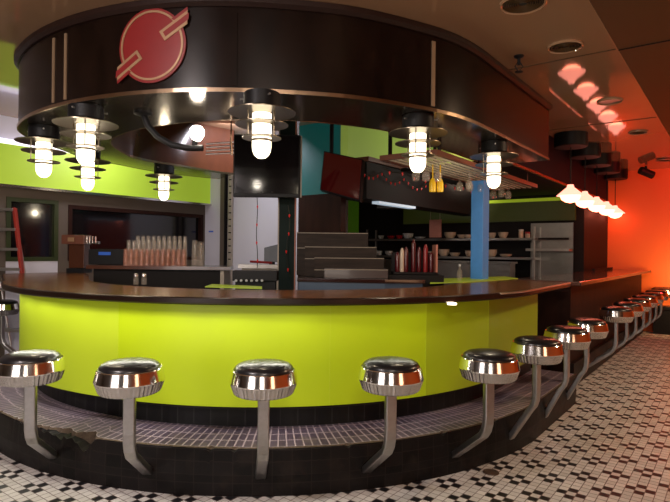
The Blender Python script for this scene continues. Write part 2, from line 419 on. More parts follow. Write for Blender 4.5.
# plum bulkhead above the kitchen pass and its side wall
ab0 = AN(onz(505, 162, ZB))[0]
wall_n('wall_bulkhead', NK, ab0, AW, ZB, ZC, M['purple'], .12)
bm = NB(); box(bm, W((ab0 + AW) / 2, NK - .7, ZB + .02), (AW - ab0, 1.16, .04), PHI); struct(obj('ceiling_bulkhead', bm, M['dark'], recenter=False))
bm = NB(); box(bm, W((ab0 + AW) / 2, NK + .01, ZB), (AW - ab0, .025, .03), PHI); struct(obj('trim_8', bm, M['trim'], recenter=False))
asd = AK
wall_n('wall_pass', NK, asd, AW, 0, ZB - .02, M['dark'], .1)

# ------------------------------------------------------------------ the foot step round the bar
pso = curve(const(2.63), 150, 1.12, .5); psi = curve(const(2.18), 150, 1.12, .5)
bm = NB(); sec = []
def near_px(px):
    return min((p for p in pso if p.y < 4.3), key=lambda p: abs(CX + p.x / p.y * F - px))
notch, chip = near_px(86), near_px(64)
for i, (p, q) in enumerate(zip(pso, psi)):
    d = (p - q).normalized(); j = .004 * random.random() + .003 * math.sin(i * .35)
    w = math.exp(-((p - notch).length / .05) ** 2); w2 = math.exp(-((p - chip).length / .13) ** 2)
    dz = .075 * w + .030 * w2 * (.4 + .6 * random.random()); dn = .07 * w + .055 * w2 * (.5 + .5 * random.random())
    if random.random() < .06: dz += .012; dn += .012
    sec.append([zz(p, 0), zz(p + d * .008, .12), zz(p, HS - .010 - j - dz), zz(p - d * (.003 + dn), HS - .003 - dz), zz(p - d * (.015 + dn + j), HS), zz(q, HS), zz(q, 0)])
ribbon(bm, sec, mi=[1, 1, 1, 2, 0, 1, 1])
st = obj('foot_step', bm, [M['steptop'], M['stepface'], M['mortar']])
tag(st, 'curved black tiled foot step with chipped mortar edge, running round the bar base', 'foot step')

# ------------------------------------------------------------------ bar base
bar = thing('bar_base', 'curved bar front clad in glowing lime green laminate above the tiled step', 'bar', (-.55, 3.4, HS))
pk = curve(const(2.26), 150, 1.0)
bm = NB(); ribbon(bm, [[zz(p, HS + .001), zz(p, .43), zz(p - (p - C0).normalized() * .05, .43), zz(p - (p - C0).normalized() * .05, HS + .001)] for p in pk])
obj('kick_board', bm, M['kick'], bar)
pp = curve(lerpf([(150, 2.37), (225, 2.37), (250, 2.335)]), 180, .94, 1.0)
def idx_px(path, px):
    best = None
    for i, p in enumerate(path[20:]):
        if p.x < -.55 and p.y > 4.45: continue
        v = abs(CX + p.x / p.y * F - px)
        if best is None or v < best[0]: best = (v, i + 20)
    return best[1]
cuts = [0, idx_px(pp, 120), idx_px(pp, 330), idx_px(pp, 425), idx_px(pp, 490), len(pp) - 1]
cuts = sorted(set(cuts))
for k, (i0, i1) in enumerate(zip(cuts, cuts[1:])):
    seg = pp[i0:i1 + 1]
    bm = NB(); secs = []
    for p in seg:
        d = (p - C0).normalized(); secs.append([zz(p, .415), zz(p, HC - .045), zz(p - d * .07, HC - .045), zz(p - d * .07, .415)])
    ribbon(bm, secs); obj('panel', bm, M[('limeL', 'lime', 'lime', 'limeM', 'limeR', 'limeR')[k]], bar, smooth=True, ang=30)  # panel tones step down to the right, light falloff painted in
    if k:
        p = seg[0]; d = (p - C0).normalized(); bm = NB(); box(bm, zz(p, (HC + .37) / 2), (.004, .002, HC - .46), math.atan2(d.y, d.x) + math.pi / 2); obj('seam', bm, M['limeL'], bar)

# countertop: outer edge swings a little wider on the right
po = curve(lerpf([(150, 2.5), (260, 2.5), (300, 2.535), (323.13, 2.56)]), 150, .0, 1.0)[:-2]
tip = onz(570.6, 282.6, HC)
e0 = po[-1]
for k in range(1, 13): po.append(e0.lerp(Vector((tip.x, tip.y, 0)), k / 12))
pi_ = curve(const(1.84), 150, 0.0, 1.0)[:-2]
assert True
e1 = pi_[-1]; tin = tip + Vector((-.62, .52, 0))
for k in range(1, 13): pi_.append(e1.lerp(Vector((tin.x, tin.y, 0)), k / 12))
po, pi_ = po[55:], pi_[55:]
n_w = 12
wo, wi = Vector((-3.55, 5.75, 0)), Vector((-3.05, 6.5, 0))
wi_mid = Vector((-2.62, 5.75, 0))
pre_o = [wo.lerp(po[0], k / n_w) for k in range(n_w)]
pre_i = [wi.lerp(wi_mid, k / 6) for k in range(6)] + [wi_mid.lerp(pi_[0], k / 6) for k in range(6)]
po, pi_ = pre_o + po, pre_i + pi_
ct = thing('bar_countertop', 'long curved varnished dark wood countertop sweeping round the lime bar', 'countertop', (-.55, 3.2, HC - .045))
bm = NB(); sec = []
for p, q in zip(po, pi_):
    d = (p - q).normalized(); sec.append([zz(p - d * .012, HC - .045), zz(p, HC - .036), zz(p, HC - .006), zz(p - d * .010, HC), zz(q, HC), zz(q, HC - .045)])
ribbon(bm, sec, mi=[1, 1, 1, 0, 1, 1])
obj('worktop', bm, [M['top'], M['nosing']], ct)
bm = NB(); i0 = idx_px(po, 500)
ribbon(bm, [[zz(p + N * .002, HC - .012), zz(p + N * .004, HC - .008), zz(p + N * .002, HC - .001), zz(p - N * .01, HC + .001), zz(p - N * .012, HC - .012)] for p in po[i0:]])
obj('edge_strip', bm, M['nosetrim'], ct)

pk_ = onz(452, 303.5, HC - .05); 
bm = NB(); lathe(bm, [(0, 0), (.03, 0), (.03, -.010), (0, -.012)], pk_ + Vector((0, 0, .003)), 20); tag(obj('puck_light', bm, mat('puck_glow', (1, .9, .8), .4, emit=(1, .8, .55), es=7)), 'small glowing puck light under the countertop edge above the fifth stool', 'light')
# ------------------------------------------------------------------ stools
def make_stool():
    s = thing('bar_stool', 'x', 'bar stool', world=False, group='chrome stools fixed along the bar')
    D = .165; ZS = .812
    bm = NB(); lathe(bm, [(0, ZS + .016), (.05, ZS + .015), (.095, ZS + .011), (.122, ZS + .005), (.138, ZS - .004), (.146, ZS - .015), (.147, ZS - .026), (0, ZS - .026)], n=40)
    obj('cushion', bm, M['vinyl'], s, smooth=True, ang=60)
    bm = NB(); lathe(bm, [(.120, ZS - .029), (.148, ZS - .029), (.153, ZS - .022), (.156, ZS - .026), (.169, ZS - .080), (.1675, ZS - .086), (.12, ZS - .086)], n=48)
    obj('seat_band', bm, M['chrome'], s, smooth=True, ang=14)
    bm = NB(); prof = [(.165, ZS - .087), (.147, ZS - .136), (.139, ZS - .142), (.0, ZS - .142)]
    n = 144; rings = []
    for r, z in prof:
        rings.append([bm.verts.new(((r + (.0016 if k % 3 == 0 else -.0014)) * math.cos(2 * math.pi * k / n), (r + (.0016 if k % 3 == 0 else -.0014)) * math.sin(2 * math.pi * k / n), z)) for k in range(n)] if r > .01 else [bm.verts.new((0, 0, z))])
    for a, b in zip(rings, rings[1:]):
        for k in range(n):
            bm.faces.new((a[k], b[k], b[(k + 1) % n], a[(k + 1) % n]) if len(b) > 1 else (a[k], b[0], a[(k + 1) % n]))
    bm.faces.new(rings[0])
    obj('ribbed_skirt', bm, M['chrome_rib'], s)
    return s
seats = [(31, 358.5), (130, 367.5), (264, 369), (391, 366), (489, 357), (537, 342.5), (567, 331), (587, 322.5)]
slab_ = ['round chrome bar stool cut by the left photo edge, before the lime bar',
         'round chrome bar stool second from the left, beside the crumbled step notch',
         'round chrome bar stool third from the left, its pole seen straight on',
         'round chrome bar stool fourth from the left, in front of the lime bar centre',
         'round chrome bar stool fifth from the left, green light on its left rim',
         'chrome bar stool sixth from the left, near the right part of the lime bar',
         'chrome bar stool seventh from the left, in front of the lime panel end',
         'chrome bar stool eighth from the left, last one on the tiled foot step']
proto = make_stool(); first = True
def pole_bm(L, za):
    pts = [(0, 0, .672), (0, 0, .52), (0, 0, .46), (.004, 0, .415), (.018, 0, .372), (.045, 0, .335), (L, 0, za)]
    bm = NB(); tube(bm, pts, 0, flat=(.058, .036), side=(0, 1, 0)); return bm
def place(p, q, label, za=.115):
    """stool with its seat over p and its pole fixed to the step face at q"""
    global first
    d = q - p; d.z = 0; rz = math.atan2(d.y, d.x)
    if first: proto.location = p; proto.rotation_euler = (0, 0, rz); proto['label'] = label; first = False; s_ = proto
    else: s_ = dup(proto, p, rz, label, skip='pole')
    obj('pole', pole_bm(d.length + .002, za), M['pole'], s_, bevel=.002)
def face_hit(px):
    best = None
    for a_, b_ in zip(pso[20:], pso[21:]):
        if a_.x < -.55 and a_.y > 4.3: continue
        for s in range(10):
            q = a_.lerp(b_, s / 10); v = abs(CX + q.x / q.y * F - px)
            if best is None or v < best[0] - .01: best = (v, q)
    return best[1]
feet = [56, 150, 263, 369, 457, 513, 548, 570]
for (px, py), lb, fx in zip(seats, slab_, feet):
    p = onz(px, py, .79); p.z = 0
    if fx < 560 and fx < 500: q = face_hit(fx)
    else:
        q = p - N * (AN(p)[1] - AN(pso[-3])[1])
        if AN(q)[0] < AN(pso[-1])[0] - 1.3:
            d = (C0 - p).normalized(); q = C0 - d * 2.632
    place(p, q, lb)
q = Vector((-3.5, 5.72, 0)); d = (C0 - q).normalized(); q = C0 - d * 2.972; q.z = 0
place(q, C0 - d * 2.632, 'chrome stool on the far left side of the bar, peeking past the lime panel')
NR = -1.382
ords = ['nearest', 'second', 'third', 'fourth', 'fifth', 'sixth', 'seventh']
for k in range(7):
    p = W(6.35 + .68 * k, -1.04, 0)
    place(p, p - N * (-1.04 - (NR + .02)), 'chrome stool along the brown right-hand counter, %s in that row' % ords[k])

# ------------------------------------------------------------------ right-hand bar
NR = -1.382
rb = thing('counter_base', 'dark brown wood-panelled base of the straight right-hand counter', 'bar', tuple(W(8, NR, 0)))
AR0 = 5.95
bm = NB(); box(bm, W((AR0 + 11.0) / 2, NR - .02 - .25, .54), (11.0 - AR0, .5, 1.0), PHI); obj('wood_panel', bm, M['wall_wood'], rb)
bm = NB(); box(bm, W((AR0 + 10.9) / 2, NR - .115, .12), (10.9 - AR0 + .0, .27, .24), PHI); 
ps = obj('plinth', bm, M['stepface'], rb)
rc = thing('counter_slab', 'straight dark polished countertop on the right, under the heat lamps', 'countertop', tuple(W(8, NR, 1.06)))
bm = NB(); box(bm, W((5.72 + 11.02) / 2, NR + .12 - .36, HC - .02), (5.3, .72, .04), PHI)
obj('worktop', bm, mat('pinkish_polished_counter', (.10, .045, .035), .13, coat=.6), rc, bevel=.006)
bm = NB(); box(bm, W((5.72 + 11.02) / 2, NR + .123, HC - .022), (5.28, .012, .034), PHI); obj('edge_strip', bm, M['nosing'], rc)
bm = NB(); box(bm, W(10.0, NK + .13, HC + .02), (1.5, .04, .04), PHI); tag(obj('splash_ledge', bm, M['dark']), 'low dark ledge along the back of the right-hand counter', 'ledge')

# ------------------------------------------------------------------ ledge and bench at far right
bm = NB(); box(bm, W(10.93, .5, .79), (.3, 3.4, .03), PHI); tag(obj('wall_ledge', bm, M['black']), 'thin black drinks ledge fixed along the orange wall at right edge', 'ledge')
bn = thing('wall_bench', 'long black bench against the orange wall, below the thin ledge', 'bench', tuple(W(10.95, .5, 0)))
bm = NB(); box(bm, W(10.96, .5, .21), (.24, 3.4, .42), PHI); obj('base', bm, M['black'], bn)
bm = NB(); box(bm, W(10.95, .5, .455), (.27, 3.4, .07), PHI); obj('seat', bm, M['vinyl'], bn, bevel=.02)

# ------------------------------------------------------------------ canopy
outf = lerpf([(100, 1.9), (127, 1.91), (160, 1.95), (185, 2.12), (215, 2.40), (259, 2.41), (282, 2.365), (300, 2.32), (323.13, 2.25)])
inf_ = lerpf([(100, 1.42), (123, 1.41), (150, 1.36), (185, 1.60), (215, 1.70), (275, 1.70), (300, 1.68), (323.13, 1.62)])
TH0 = 122
co = curve(outf, TH0, 1.55); ci = curve(inf_, TH0, 1.55)
cn = thing('ring_canopy', 'dark mahogany curved canopy ring hung over the bar with lamps beneath', 'canopy', (-.55, 3.3, ZB))
def dd(p): return None
def offs(path, amount):
    out = []
    for i, p in enumerate(path):
        t = (path[min(i + 1, len(path) - 1)] - path[max(i - 1, 0)]).normalized(); n = Vector((t.y, -t.x, 0)); out.append(p + n * amount)
    return out
o1 = offs(co, -.035)
bm = NB(); ribbon(bm, [[zz(p, ZB), zz(p, ZC - .001), zz(q, ZC - .001), zz(q, ZB)] for p, q in zip(co, o1)]); obj('outer_fascia', bm, M['canopy'], cn, smooth=True, ang=30)
i1 = offs(ci, .03)
bm = NB(); ribbon(bm, [[zz(p, ZB), zz(p, ZC - .001), zz(q, ZC - .001), zz(q, ZB)] for p, q in zip(i1, ci)]); obj('inner_fascia', bm, M['inner'], cn, smooth=True, ang=30)
bm = NB(); ribbon(bm, [[zz(p, ZB - .006), zz(p, ZB + .01), zz(q, ZB + .01), zz(q, ZB - .006)] for p, q in zip(offs(co, -.002), offs(ci, .002))]); obj('underside', bm, M['soffit'], cn)
c1 = offs(co, .035); c2 = offs(co, .012)
bm = NB(); ribbon(bm, [[zz(p, ZC - .035), zz(p, ZC - .003), zz(q, ZC - .003), zz(q, ZC - .055), zz(r, ZC - .055)] for p, q, r in zip(c1, co, c2)]); obj('crown_moulding', bm, M['crown'], cn)
t1 = offs(co, .010)
bm = NB(); ribbon(bm, [[zz(p, ZB - .008), zz(p, ZB + .016), zz(q, ZB + .016), zz(q, ZB - .008)] for p, q in zip(t1, co)]); obj('bottom_trim', bm, M['trim'], cn)
bm = NB(); ribbon(bm, [[zz(p, ZB - .008), zz(p, ZB + .016), zz(q, ZB + .016), zz(q, ZB - .008)] for p, q in zip(ci, offs(ci, -.010))]); obj('inner_trim', bm, M['trim'], cn)
# end cap on the right and at the back
for P_, Q_, nm in ((co[-1], ci[-1], 'end_panel'), (co[0], ci[0], 'end_panel')):
    mid = (P_ + Q_) / 2; d = P_ - Q_
    bm = NB(); box(bm, zz(mid, (ZB + ZC) / 2), (d.length - .01, .02, ZC - ZB - .01), math.atan2(d.y, d.x)); obj(nm, bm, M['canopy'], cn)
def fascia_at(px):
    i = idx_px(co, px); p = co[i]; t = (co[min(i + 1, len(co) - 1)] - co[i - 1]).normalized()
    # refine between neighbours
    best = None
    for j in range(i - 2, i + 2):
        if j < 0 or j + 1 >= len(co) or (co[j].x < -.55 and co[j].y > 4.6): continue
        for s in range(20):
            q = co[j].lerp(co[j + 1], s / 20); v = abs(CX + q.x / q.y * F - px)
            if best is None or v < best[0]: best = (v, q, (co[j + 1] - co[j]).normalized())
    return best[1], best[2]
for px, w in ((52, .022), (64, .022), (232.5, .03), (431, .028)):
    p, t = fascia_at(px); n = Vector((t.y, -t.x, 0))
    bm = NB(); box(bm, zz(p + n * .004, (ZB + ZC) / 2 - .03), (w, .008, ZC - ZB - .12), math.atan2(t.y, t.x)); obj('vertical_strip', bm, M['strip'] if px != 232.5 else M['canopy'], cn)
# emblem, curved with the fascia
pe, te = fascia_at(150); ne = Vector((te.y, -te.x, 0)); ze = H + (247.2 - 44.5) * pe.y / F; the = math.atan2(pe.y - C0.y, pe.x - C0.x)
EM = thing('round_emblem', 'red disc emblem with tan ring and two slanted bars on the canopy', 'emblem', tuple(zz(pe, ze - .23)))
def em(u, v, d): r = 2.414 + d; t = the + u / 2.41; return Vector((C0.x + r * math.cos(t), C0.y + r * math.sin(t), ze + v))
def em_poly(name, pts, d0, d1, m):
    bm = NB(); a = [bm.verts.new(em(u, v, d0)) for u, v in pts]; b = [bm.verts.new(em(u, v, d1)) for u, v in pts]; n = len(pts)
    bm.faces.new(a[::-1]); bm.faces.new(b)
    for k in range(n): bm.faces.new((a[k], a[(k + 1) % n], b[(k + 1) % n], b[k]))
    return obj(name, bm, m, EM)
def em_ring(name, r0, r1, d0, d1, m, n=64):
    bm = NB(); secs = []
    for k in range(n + 1):
        t = 2 * math.pi * k / n; secs.append([em(r0 * math.cos(t), r0 * math.sin(t), d0), em(r1 * math.cos(t), r1 * math.sin(t), d0), em(r1 * math.cos(t), r1 * math.sin(t), d1), em(r0 * math.cos(t), r0 * math.sin(t), d1)])
    ribbon(bm, secs); return obj(name, bm, m, EM)
bm = NB(); nR = 10; n = 64; RR = .228
rings = [[bm.verts.new(em(RR * k / nR * math.cos(2 * math.pi * j / n), RR * k / nR * math.sin(2 * math.pi * j / n), .010)) for j in range(n)] for k in range(1, nR + 1)]
c = bm.verts.new(em(0, 0, .010))
for j in range(n): bm.faces.new((c, rings[0][j], rings[0][(j + 1) % n]))
for a, b in zip(rings, rings[1:]):
    for j in range(n): bm.faces.new((a[j], b[j], b[(j + 1) % n], a[(j + 1) % n]))
e = [bm.verts.new(em(RR * math.cos(2 * math.pi * j / n), RR * math.sin(2 * math.pi * j / n), .001)) for j in range(n)]
for j in range(n): bm.faces.new((rings[-1][j], e[j], e[(j + 1) % n], rings[-1][(j + 1) % n]))
obj('disc', bm, M['red'], EM)
em_ring('ring', .200, .213, .010, .015, M['gold'])
def bars(sgn):
    # bar axis leans up to the right
    a = R_(33); ux, uy = math.cos(a), math.sin(a); px_, py_ = -uy, ux
    def q(s, w): return (sgn * (ux * s + px_ * w) , sgn * (uy * s + py_ * w))
    s0, s1 = .09, .262
    em_poly('slanted_bar', [q(s0, -.034), q(s1 + .0, -.034), q(s1 + .045, .034), q(s0, .034)], .011, .016, M['gold'])
    em_poly('bar_inlay', [q(s0 + .018, -.016), q(s1 + .02, -.016), q(s1 + .045, .016), q(s0 + .018, .016)], .014, .018, M['red'])
    em_poly('bar_tail', [q(.205, .034), q(s1 + .045, .034), q(s1 + .055, .052), q(.195, .052)], .011, .0155, M['red'])
bars(1); bars(-1)

# ------------------------------------------------------------------ jar lamps under the canopy
def make_lamp():
    s = thing('jar_lamp', 'x', 'pendant lamp', world=False, group='jar lamps under the canopy ring')
    bm = NB(); lathe(bm, [(0, .105), (.105, .105), (.105, .1), (.112, .098), (.112, .018), (.10, .012), (0, .012)], n=28); mt = obj('mount', bm, M['black'], s, smooth=True)
    for k in range(3):
        t = k * 2.09 + .3; bm = NB(); tube(bm, [(.11 * math.cos(t), .11 * math.sin(t), .07), (.135 * math.cos(t), .135 * math.sin(t), .07)], .006, 6); sub('screw', bm, M['alu'], mt, s)
    for nm, r, z in (('wide_disc', .205, -.012), ('middle_disc', .16, -.085), ('lower_ring', .118, -.165)):
        bm = NB(); lathe(bm, [(.062 if nm != 'wide_disc' else .0, z + .004), (r * .6, z + .012 if nm != 'lower_ring' else z + .004), (r, z), (r, z - .005), (r * .6, z + .006 if nm != 'lower_ring' else z - .003), (.062 if nm != 'wide_disc' else .0, z - .003)] + ([(.062, z + .004)] if nm != 'wide_disc' else []), n=36); obj(nm, bm, M['disc'], s, smooth=True, ang=50)
    for k in range(3):
        t = k * 2.094 + .9; x, y = .09 * math.cos(t), .09 * math.sin(t)
        bm = NB(); tube(bm, [(x, y, .02), (x, y, -.17)], .004, 6); obj('rod', bm, M['disc'], s)
    bm = NB(); lathe(bm, [(.0, -.02), (.058, -.02), (.058, -.225), (.054, -.25), (.043, -.272), (.024, -.287), (0, -.292)], n=28); g = obj('glass_jar', bm, M['lampg'], s, smooth=True, ang=60)
    bm = NB(); lathe(bm, [(.060, -.176), (.064, -.180), (.064, -.186), (.060, -.190)], n=28); sub('jar_rim', bm, M['disc'], g, s)
    return s
lp = make_lamp(); zl = ZB - .006 - .105
lamps = [((86, 124), 'jar lamp with stacked metal discs, largest at the left end of the canopy'),
         ((44, 142), 'jar lamp with metal discs at the far left rim of the canopy'),
         ((88, 161), 'smaller jar lamp hanging right behind the large left lamp'),
         ((164, 176), 'small jar lamp under the far back part of the canopy ring'),
         ((262, 112.5), 'jar lamp with metal discs in front of the left black television'),
         ((418, 133), 'jar lamp with black drum mount in front of the lime wall'),
         ((494, 156), 'jar lamp nearest the right end of the canopy, above the blue post')]
for k, ((px, py), lb) in enumerate(lamps):
    p = onz(px, py, zl - .012); loc = (p.x, p.y, zl)
    if k == 0: lp.location = loc; lp['label'] = lb
    else: dup(lp, loc, k * .7, lb)

# gooseneck bulb
gp = [ony(x, y, 3.75) for x, y in ((143, 96), (143, 112), (148, 126), (158, 137), (172, 145), (188, 148), (203, 148))]
gp[0].z = ZB - .006
gl = thing('gooseneck_lamp', 'black curved gooseneck arm holding a bare bright bulb', 'lamp', tuple(gp[0]))
bm = NB(); tube(bm, gp, .022, 12); obj('arm', bm, M['black'], gl, smooth=True)
bm = NB(); lathe(bm, [(0, 0), (.06, 0), (.06, -.018), (.03, -.03), (0, -.03)], gp[0], 24); obj('ceiling_plate', bm, M['black'], gl, smooth=True)
bc = ony(197, 133, 3.75)
bm = NB(); tube(bm, [gp[-2] + Vector((.04, 0, 0)), bc], .018, 10); obj('socket', bm, M['black'], gl, smooth=True)
bm = NB(); lathe(bm, [(0, .052), (.03, .045), (.048, .02), (.05, 0), (.04, -.03), (.02, -.055), (0, -.06)], bc, 24); obj('bulb', bm, M['bulb'], gl, smooth=True, ang=80)
# silver bar bracket
br = thing('bar_bracket', 'silver bracket of four thin parallel rods by the left television', 'bracket', tuple(ony(220, 150, 4.2)))
for k in range(4):
    p, q = ony(206, 144 + 3.4 * k, 4.2), ony(234, 142 + 3.6 * k, 4.2); bm = NB(); tube(bm, [p, q], .007, 8); obj('rod', bm, M['chrome'], br)
bm = NB(); tube(bm, [ony(231, 141, 4.2), ony(232, 155, 4.2)], .012, 8); obj('end_bar', bm, M['chrome'], br)
pt = ony(231, 141, 4.2); bm = NB(); tube(bm, [pt, Vector((pt.x, pt.y, ZC))], .006, 8); obj('hanger', bm, M['chrome'], br)

# ------------------------------------------------------------------ heat lamps
hl = thing('heat_lamp', 'x', 'heat lamp', world=False, group='heat lamps over the right-hand counter')
zt = ZC
bm = NB(); lathe(bm, [(0, 0), (.2, 0), (.2, -.16), (.19, -.17), (0, -.17)], n=32); obj('ceiling_drum', bm, M['black'], hl, smooth=True)
bm = NB(); tube(bm, [(0, 0, -.17), (0, 0, -.66)], .007, 8); obj('cord', bm, M['black'], hl)
bm = NB(); lathe(bm, [(0, -.64), (.035, -.645), (.045, -.68), (.07, -.70), (.12, -.745), (.165, -.785), (.16, -.788), (.115, -.752), (.06, -.71), (0, -.70)], n=28)
obj('shade', bm, mat('heat_lamp_shade', (.5, .2, .15), .3, .5, emit=(1, .28, .20), es=3), hl, smooth=True, ang=60)
bm = NB(); lathe(bm, [(0, -.70), (.05, -.71), (.10, -.745), (.122, -.79), (.105, -.835), (.06, -.865), (0, -.88)], n=24); obj('bulb', bm, M['heat'], hl, smooth=True, ang=80)
p0, p1 = onz(571, 134, ZC), onz(615.5, 170, ZC)
hw = ['nearest and largest', 'second', 'third', 'fourth', 'farthest']
for k in range(5):
    p = p0.lerp(p1, k / 4); lb = 'glowing red-white heat lamp on a black ceiling drum, %s of the row' % hw[k]
    if k == 0: hl.location = (p.x, p.y, ZC); hl['label'] = lb
    else: dup(hl, (p.x, p.y, ZC), 0, lb)

# ------------------------------------------------------------------ ceiling fittings
def round_vent(px, py, r, label, slots=4, bright=False, z=ZC):
    p = onz(px, py, z); t = thing('ceiling_vent' if not bright else 'recessed_light', label, 'vent' if not bright else 'ceiling light', tuple(p))
    bm = NB(); lathe(bm, [(r * .86, 0), (r, 0), (r, -.012), (r * .93, -.016), (r * .86, -.010), (r * .86, 0)], p, 40); obj('rim', bm, M['ceil'], t, smooth=True)
    bm = NB(); lathe(bm, [(0, -.001), (r * .86, -.001), (r * .86, -.004), (0, -.004)], p, 40); obj('opening', bm, M['black'] if not bright else M['alu'], t)
    if not bright:
        for k in range(slots):
            q = r * (.18 + .68 * k / slots); bm = NB(); lathe(bm, [(q, -.004), (q + .009, -.004), (q + .006, -.012), (q, -.004)], p, 36); obj('louvre', bm, M['ceild'], t)
    return t
round_vent(565, 46, .125, 'round louvred ceiling vent with dark slots, in the panel above the canopy')
round_vent(523, 3, .14, 'round ceiling speaker grille cut by the top photo edge', slots=7)
round_vent(610, 101, .12, 'round recessed ceiling light with a bright rim near heat lamp reflections', bright=True)
round_vent(638, 132, .11, 'small round ceiling vent before the orange wall, darker opening', slots=2)
round_vent(664, 160, .12, 'farthest round ceiling vent at the right photo edge', slots=2, z=ZC - .012)
p = onz(519, 56, ZC); sk = thing('fire_sprinkler', 'small dark fire sprinkler head beside the canopy edge', 'sprinkler', tuple(p))
bm = NB(); lathe(bm, [(0, 0), (.04, 0), (.035, -.01), (.012, -.02), (.012, -.07), (0, -.07)], p, 16); obj('stem', bm, M['black'], sk, smooth=True)
bm = NB(); tube(bm, [p + Vector((.01, 0, -.05)), p + Vector((.03, 0, -.08)), p + Vector((0, 0, -.12)), p + Vector((-.03, 0, -.08)), p + Vector((-.01, 0, -.05))], .005, 6); obj('yoke', bm, M['black'], sk)
bm = NB(); lathe(bm, [(0, -.12), (.03, -.12), (.03, -.125), (0, -.125)], p, 12); obj('deflector', bm, M['black'], sk)
p = onz(646, 166, ZC - .012); sf = thing('spotlight', 'small black spotlight on the ceiling in front of the orange wall', 'spotlight', tuple(p))
bm = NB(); tube(bm, [p, p + Vector((0, 0, -.1))], .02, 10); obj('stem', bm, M['black'], sf)
bm = NB(); tube(bm, [p + Vector((-.1, 0, -.07)), p + Vector((.12, 0, -.16))], .065, 14); obj('head', bm, M['black'], sf, smooth=True)

# ------------------------------------------------------------------ posts and televisions
g0 = ony(287, 280, 5.55)
pg = thing('wooden_post', 'dark green square post with pale edges rising behind the bar', 'post', (g0.x, g0.y, 0))
bm = NB(); box(bm, (g0.x, g0.y, ZC / 2), (.165, .165, ZC - .002)); obj('shaft', bm, M['dkgreen'], pg, bevel=.006)
for k, dx in enumerate((-.055, .085)):
    bm = NB(); box(bm, (g0.x + dx + (.0 if k else -.03), g0.y - .085, ZC / 2), (.012, .012, ZC - .02)); obj('edge_strip', bm, M['cage' if not k else 'pink'], pg)
b0 = ony(479.5, 270, 5.6)
pb = thing('steel_post', 'bright blue square post standing behind the counter under the glass rack', 'post', (b0.x, b0.y, 0))
bm = NB(); box(bm, (b0.x, b0.y, 1.06), (.135, .135, 2.12), PHI - .10); obj('shaft', bm, M['blue'], pb, bevel=.004)

tv = thing('television', 'black flat television facing forward behind the fifth jar lamp', 'television', tuple(ony(267, 197, 5.2)))
a, b = ony(233, 197, 5.2), ony(300.5, 135, 5.2); w = b.x - a.x; hh = b.z - a.z; cx, cz = (a.x + b.x) / 2, (a.z + b.z) / 2
bm = NB(); box(bm, (cx, 5.22, cz), (w, .05, hh)); obj('case', bm, M['black'], tv, bevel=.006)
bm = NB(); box(bm, (cx, 5.192, cz + .01), (w - .03, .008, hh - .05)); obj('screen', bm, M['blackg'], tv)
bm = NB(); box(bm, (cx + .01, 5.19, a.z + .05), (.11, .004, .012)); obj('badge', bm, M['alu'], tv)
bm = NB(); box(bm, (b.x + .008, 5.23, cz), (.012, .03, hh * .98)); obj('side_edge', bm, M['cage'], tv)
bm = NB(); tube(bm, [(cx + .1, 5.25, cz), (cx + .15, 5.5, cz)], .03, 8); obj('wall_bracket', bm, M['black'], tv)
# right television, turned and tilted
q = [ony(324, 151, 5.5), ony(363, 159.5, 5.2), ony(360, 204.5, 5.05), ony(320, 190, 5.35)]
tn = (q[1] - q[0]).cross(q[3] - q[0]).normalized()
if tn.y > 0: tn = -tn
q[2] = q[1] + (q[3] - q[0])
t2 = thing('television', 'tilted dark television with red reflections, right of the green post', 'television', tuple(q[3]))
def quad_solid(name, qs, back, th, m, parent):
    bm = NB(); f = [bm.verts.new(p - tn * back) for p in qs]; g = [bm.verts.new(p - tn * (back + th)) for p in qs]
    bm.faces.new(f); bm.faces.new(g[::-1])
    for k in range(4): bm.faces.new((f[k], f[(k + 1) % 4], g[(k + 1) % 4], g[k]))
    return obj(name, bm, m, parent)
cq = sum(q, Vector()) / 4
quad_solid('case', q, 0, .045, M['black'], t2)
quad_solid('screen', [p.lerp(cq, .05) for p in q], -.004, .006, M['redscreen'], t2)
bm = NB(); tube(bm, [cq - tn * .04, Vector((cq.x - .1, 5.6, cq.z + .08)), Vector((cq.x - .1, 5.6, ZC))], .022, 8); obj('ceiling_bracket', bm, M['black'], t2)

# ------------------------------------------------------------------ island with tiered shelf
def pbox(bm, x0, x1, y0, y1, Y, depth, grow=0):
    """box whose near face covers the given picture extents at depth Y, extruded away"""
    a, b = ony(x0, y1, Y), ony(x1, y0, Y)
    box(bm, ((a.x + b.x) / 2, Y + depth / 2, (a.z + b.z) / 2), (abs(b.x - a.x), depth, abs(b.z - a.z)))
    return a, b
isl = thing('island_counter', 'low glossy dark island counter with a blue side inside the bar', 'counter', (.2, 4.9, 0))
ZI = ony(360, 279.5, 4.62).z
xa, xb = ony(296, 280, 4.62).x, ony(426, 280, 4.62).x
bm = NB(); prism(bm, [(xa, 4.75), (xb - .35, 4.62), (xb, 4.66), (xb - .02, 4.86), (xb - .38, 4.86), (xb - .42, 5.45), (xa, 5.42)], ZI - .03, ZI); obj('worktop', bm, mat('glossy_burgundy_top', (.03, .010, .008), .1, coat=.8), isl)
bm = NB(); prism(bm, [(xa + .01, 4.77), (xb - .35, 4.64), (xb - .02, 4.68), (xb - .04, 4.85), (xb - .4, 4.85), (xb - .43, 5.4), (xa + .01, 5.38)], 0, ZI - .031); obj('cabinet', bm, mat('slate_blue_panel', (.04, .07, .12), .4), isl)
ts = thing('tiered_bottle_shelf', 'empty grey-brown tiered bottle shelf with four steps on the island', 'shelf', (.1, 4.8, ZI))
tiers = [(297, 368, 232, 5.28), (305, 376.5, 246, 5.12), (314.5, 384, 257, 4.96), (324.5, 388, 268.5, 4.80)]
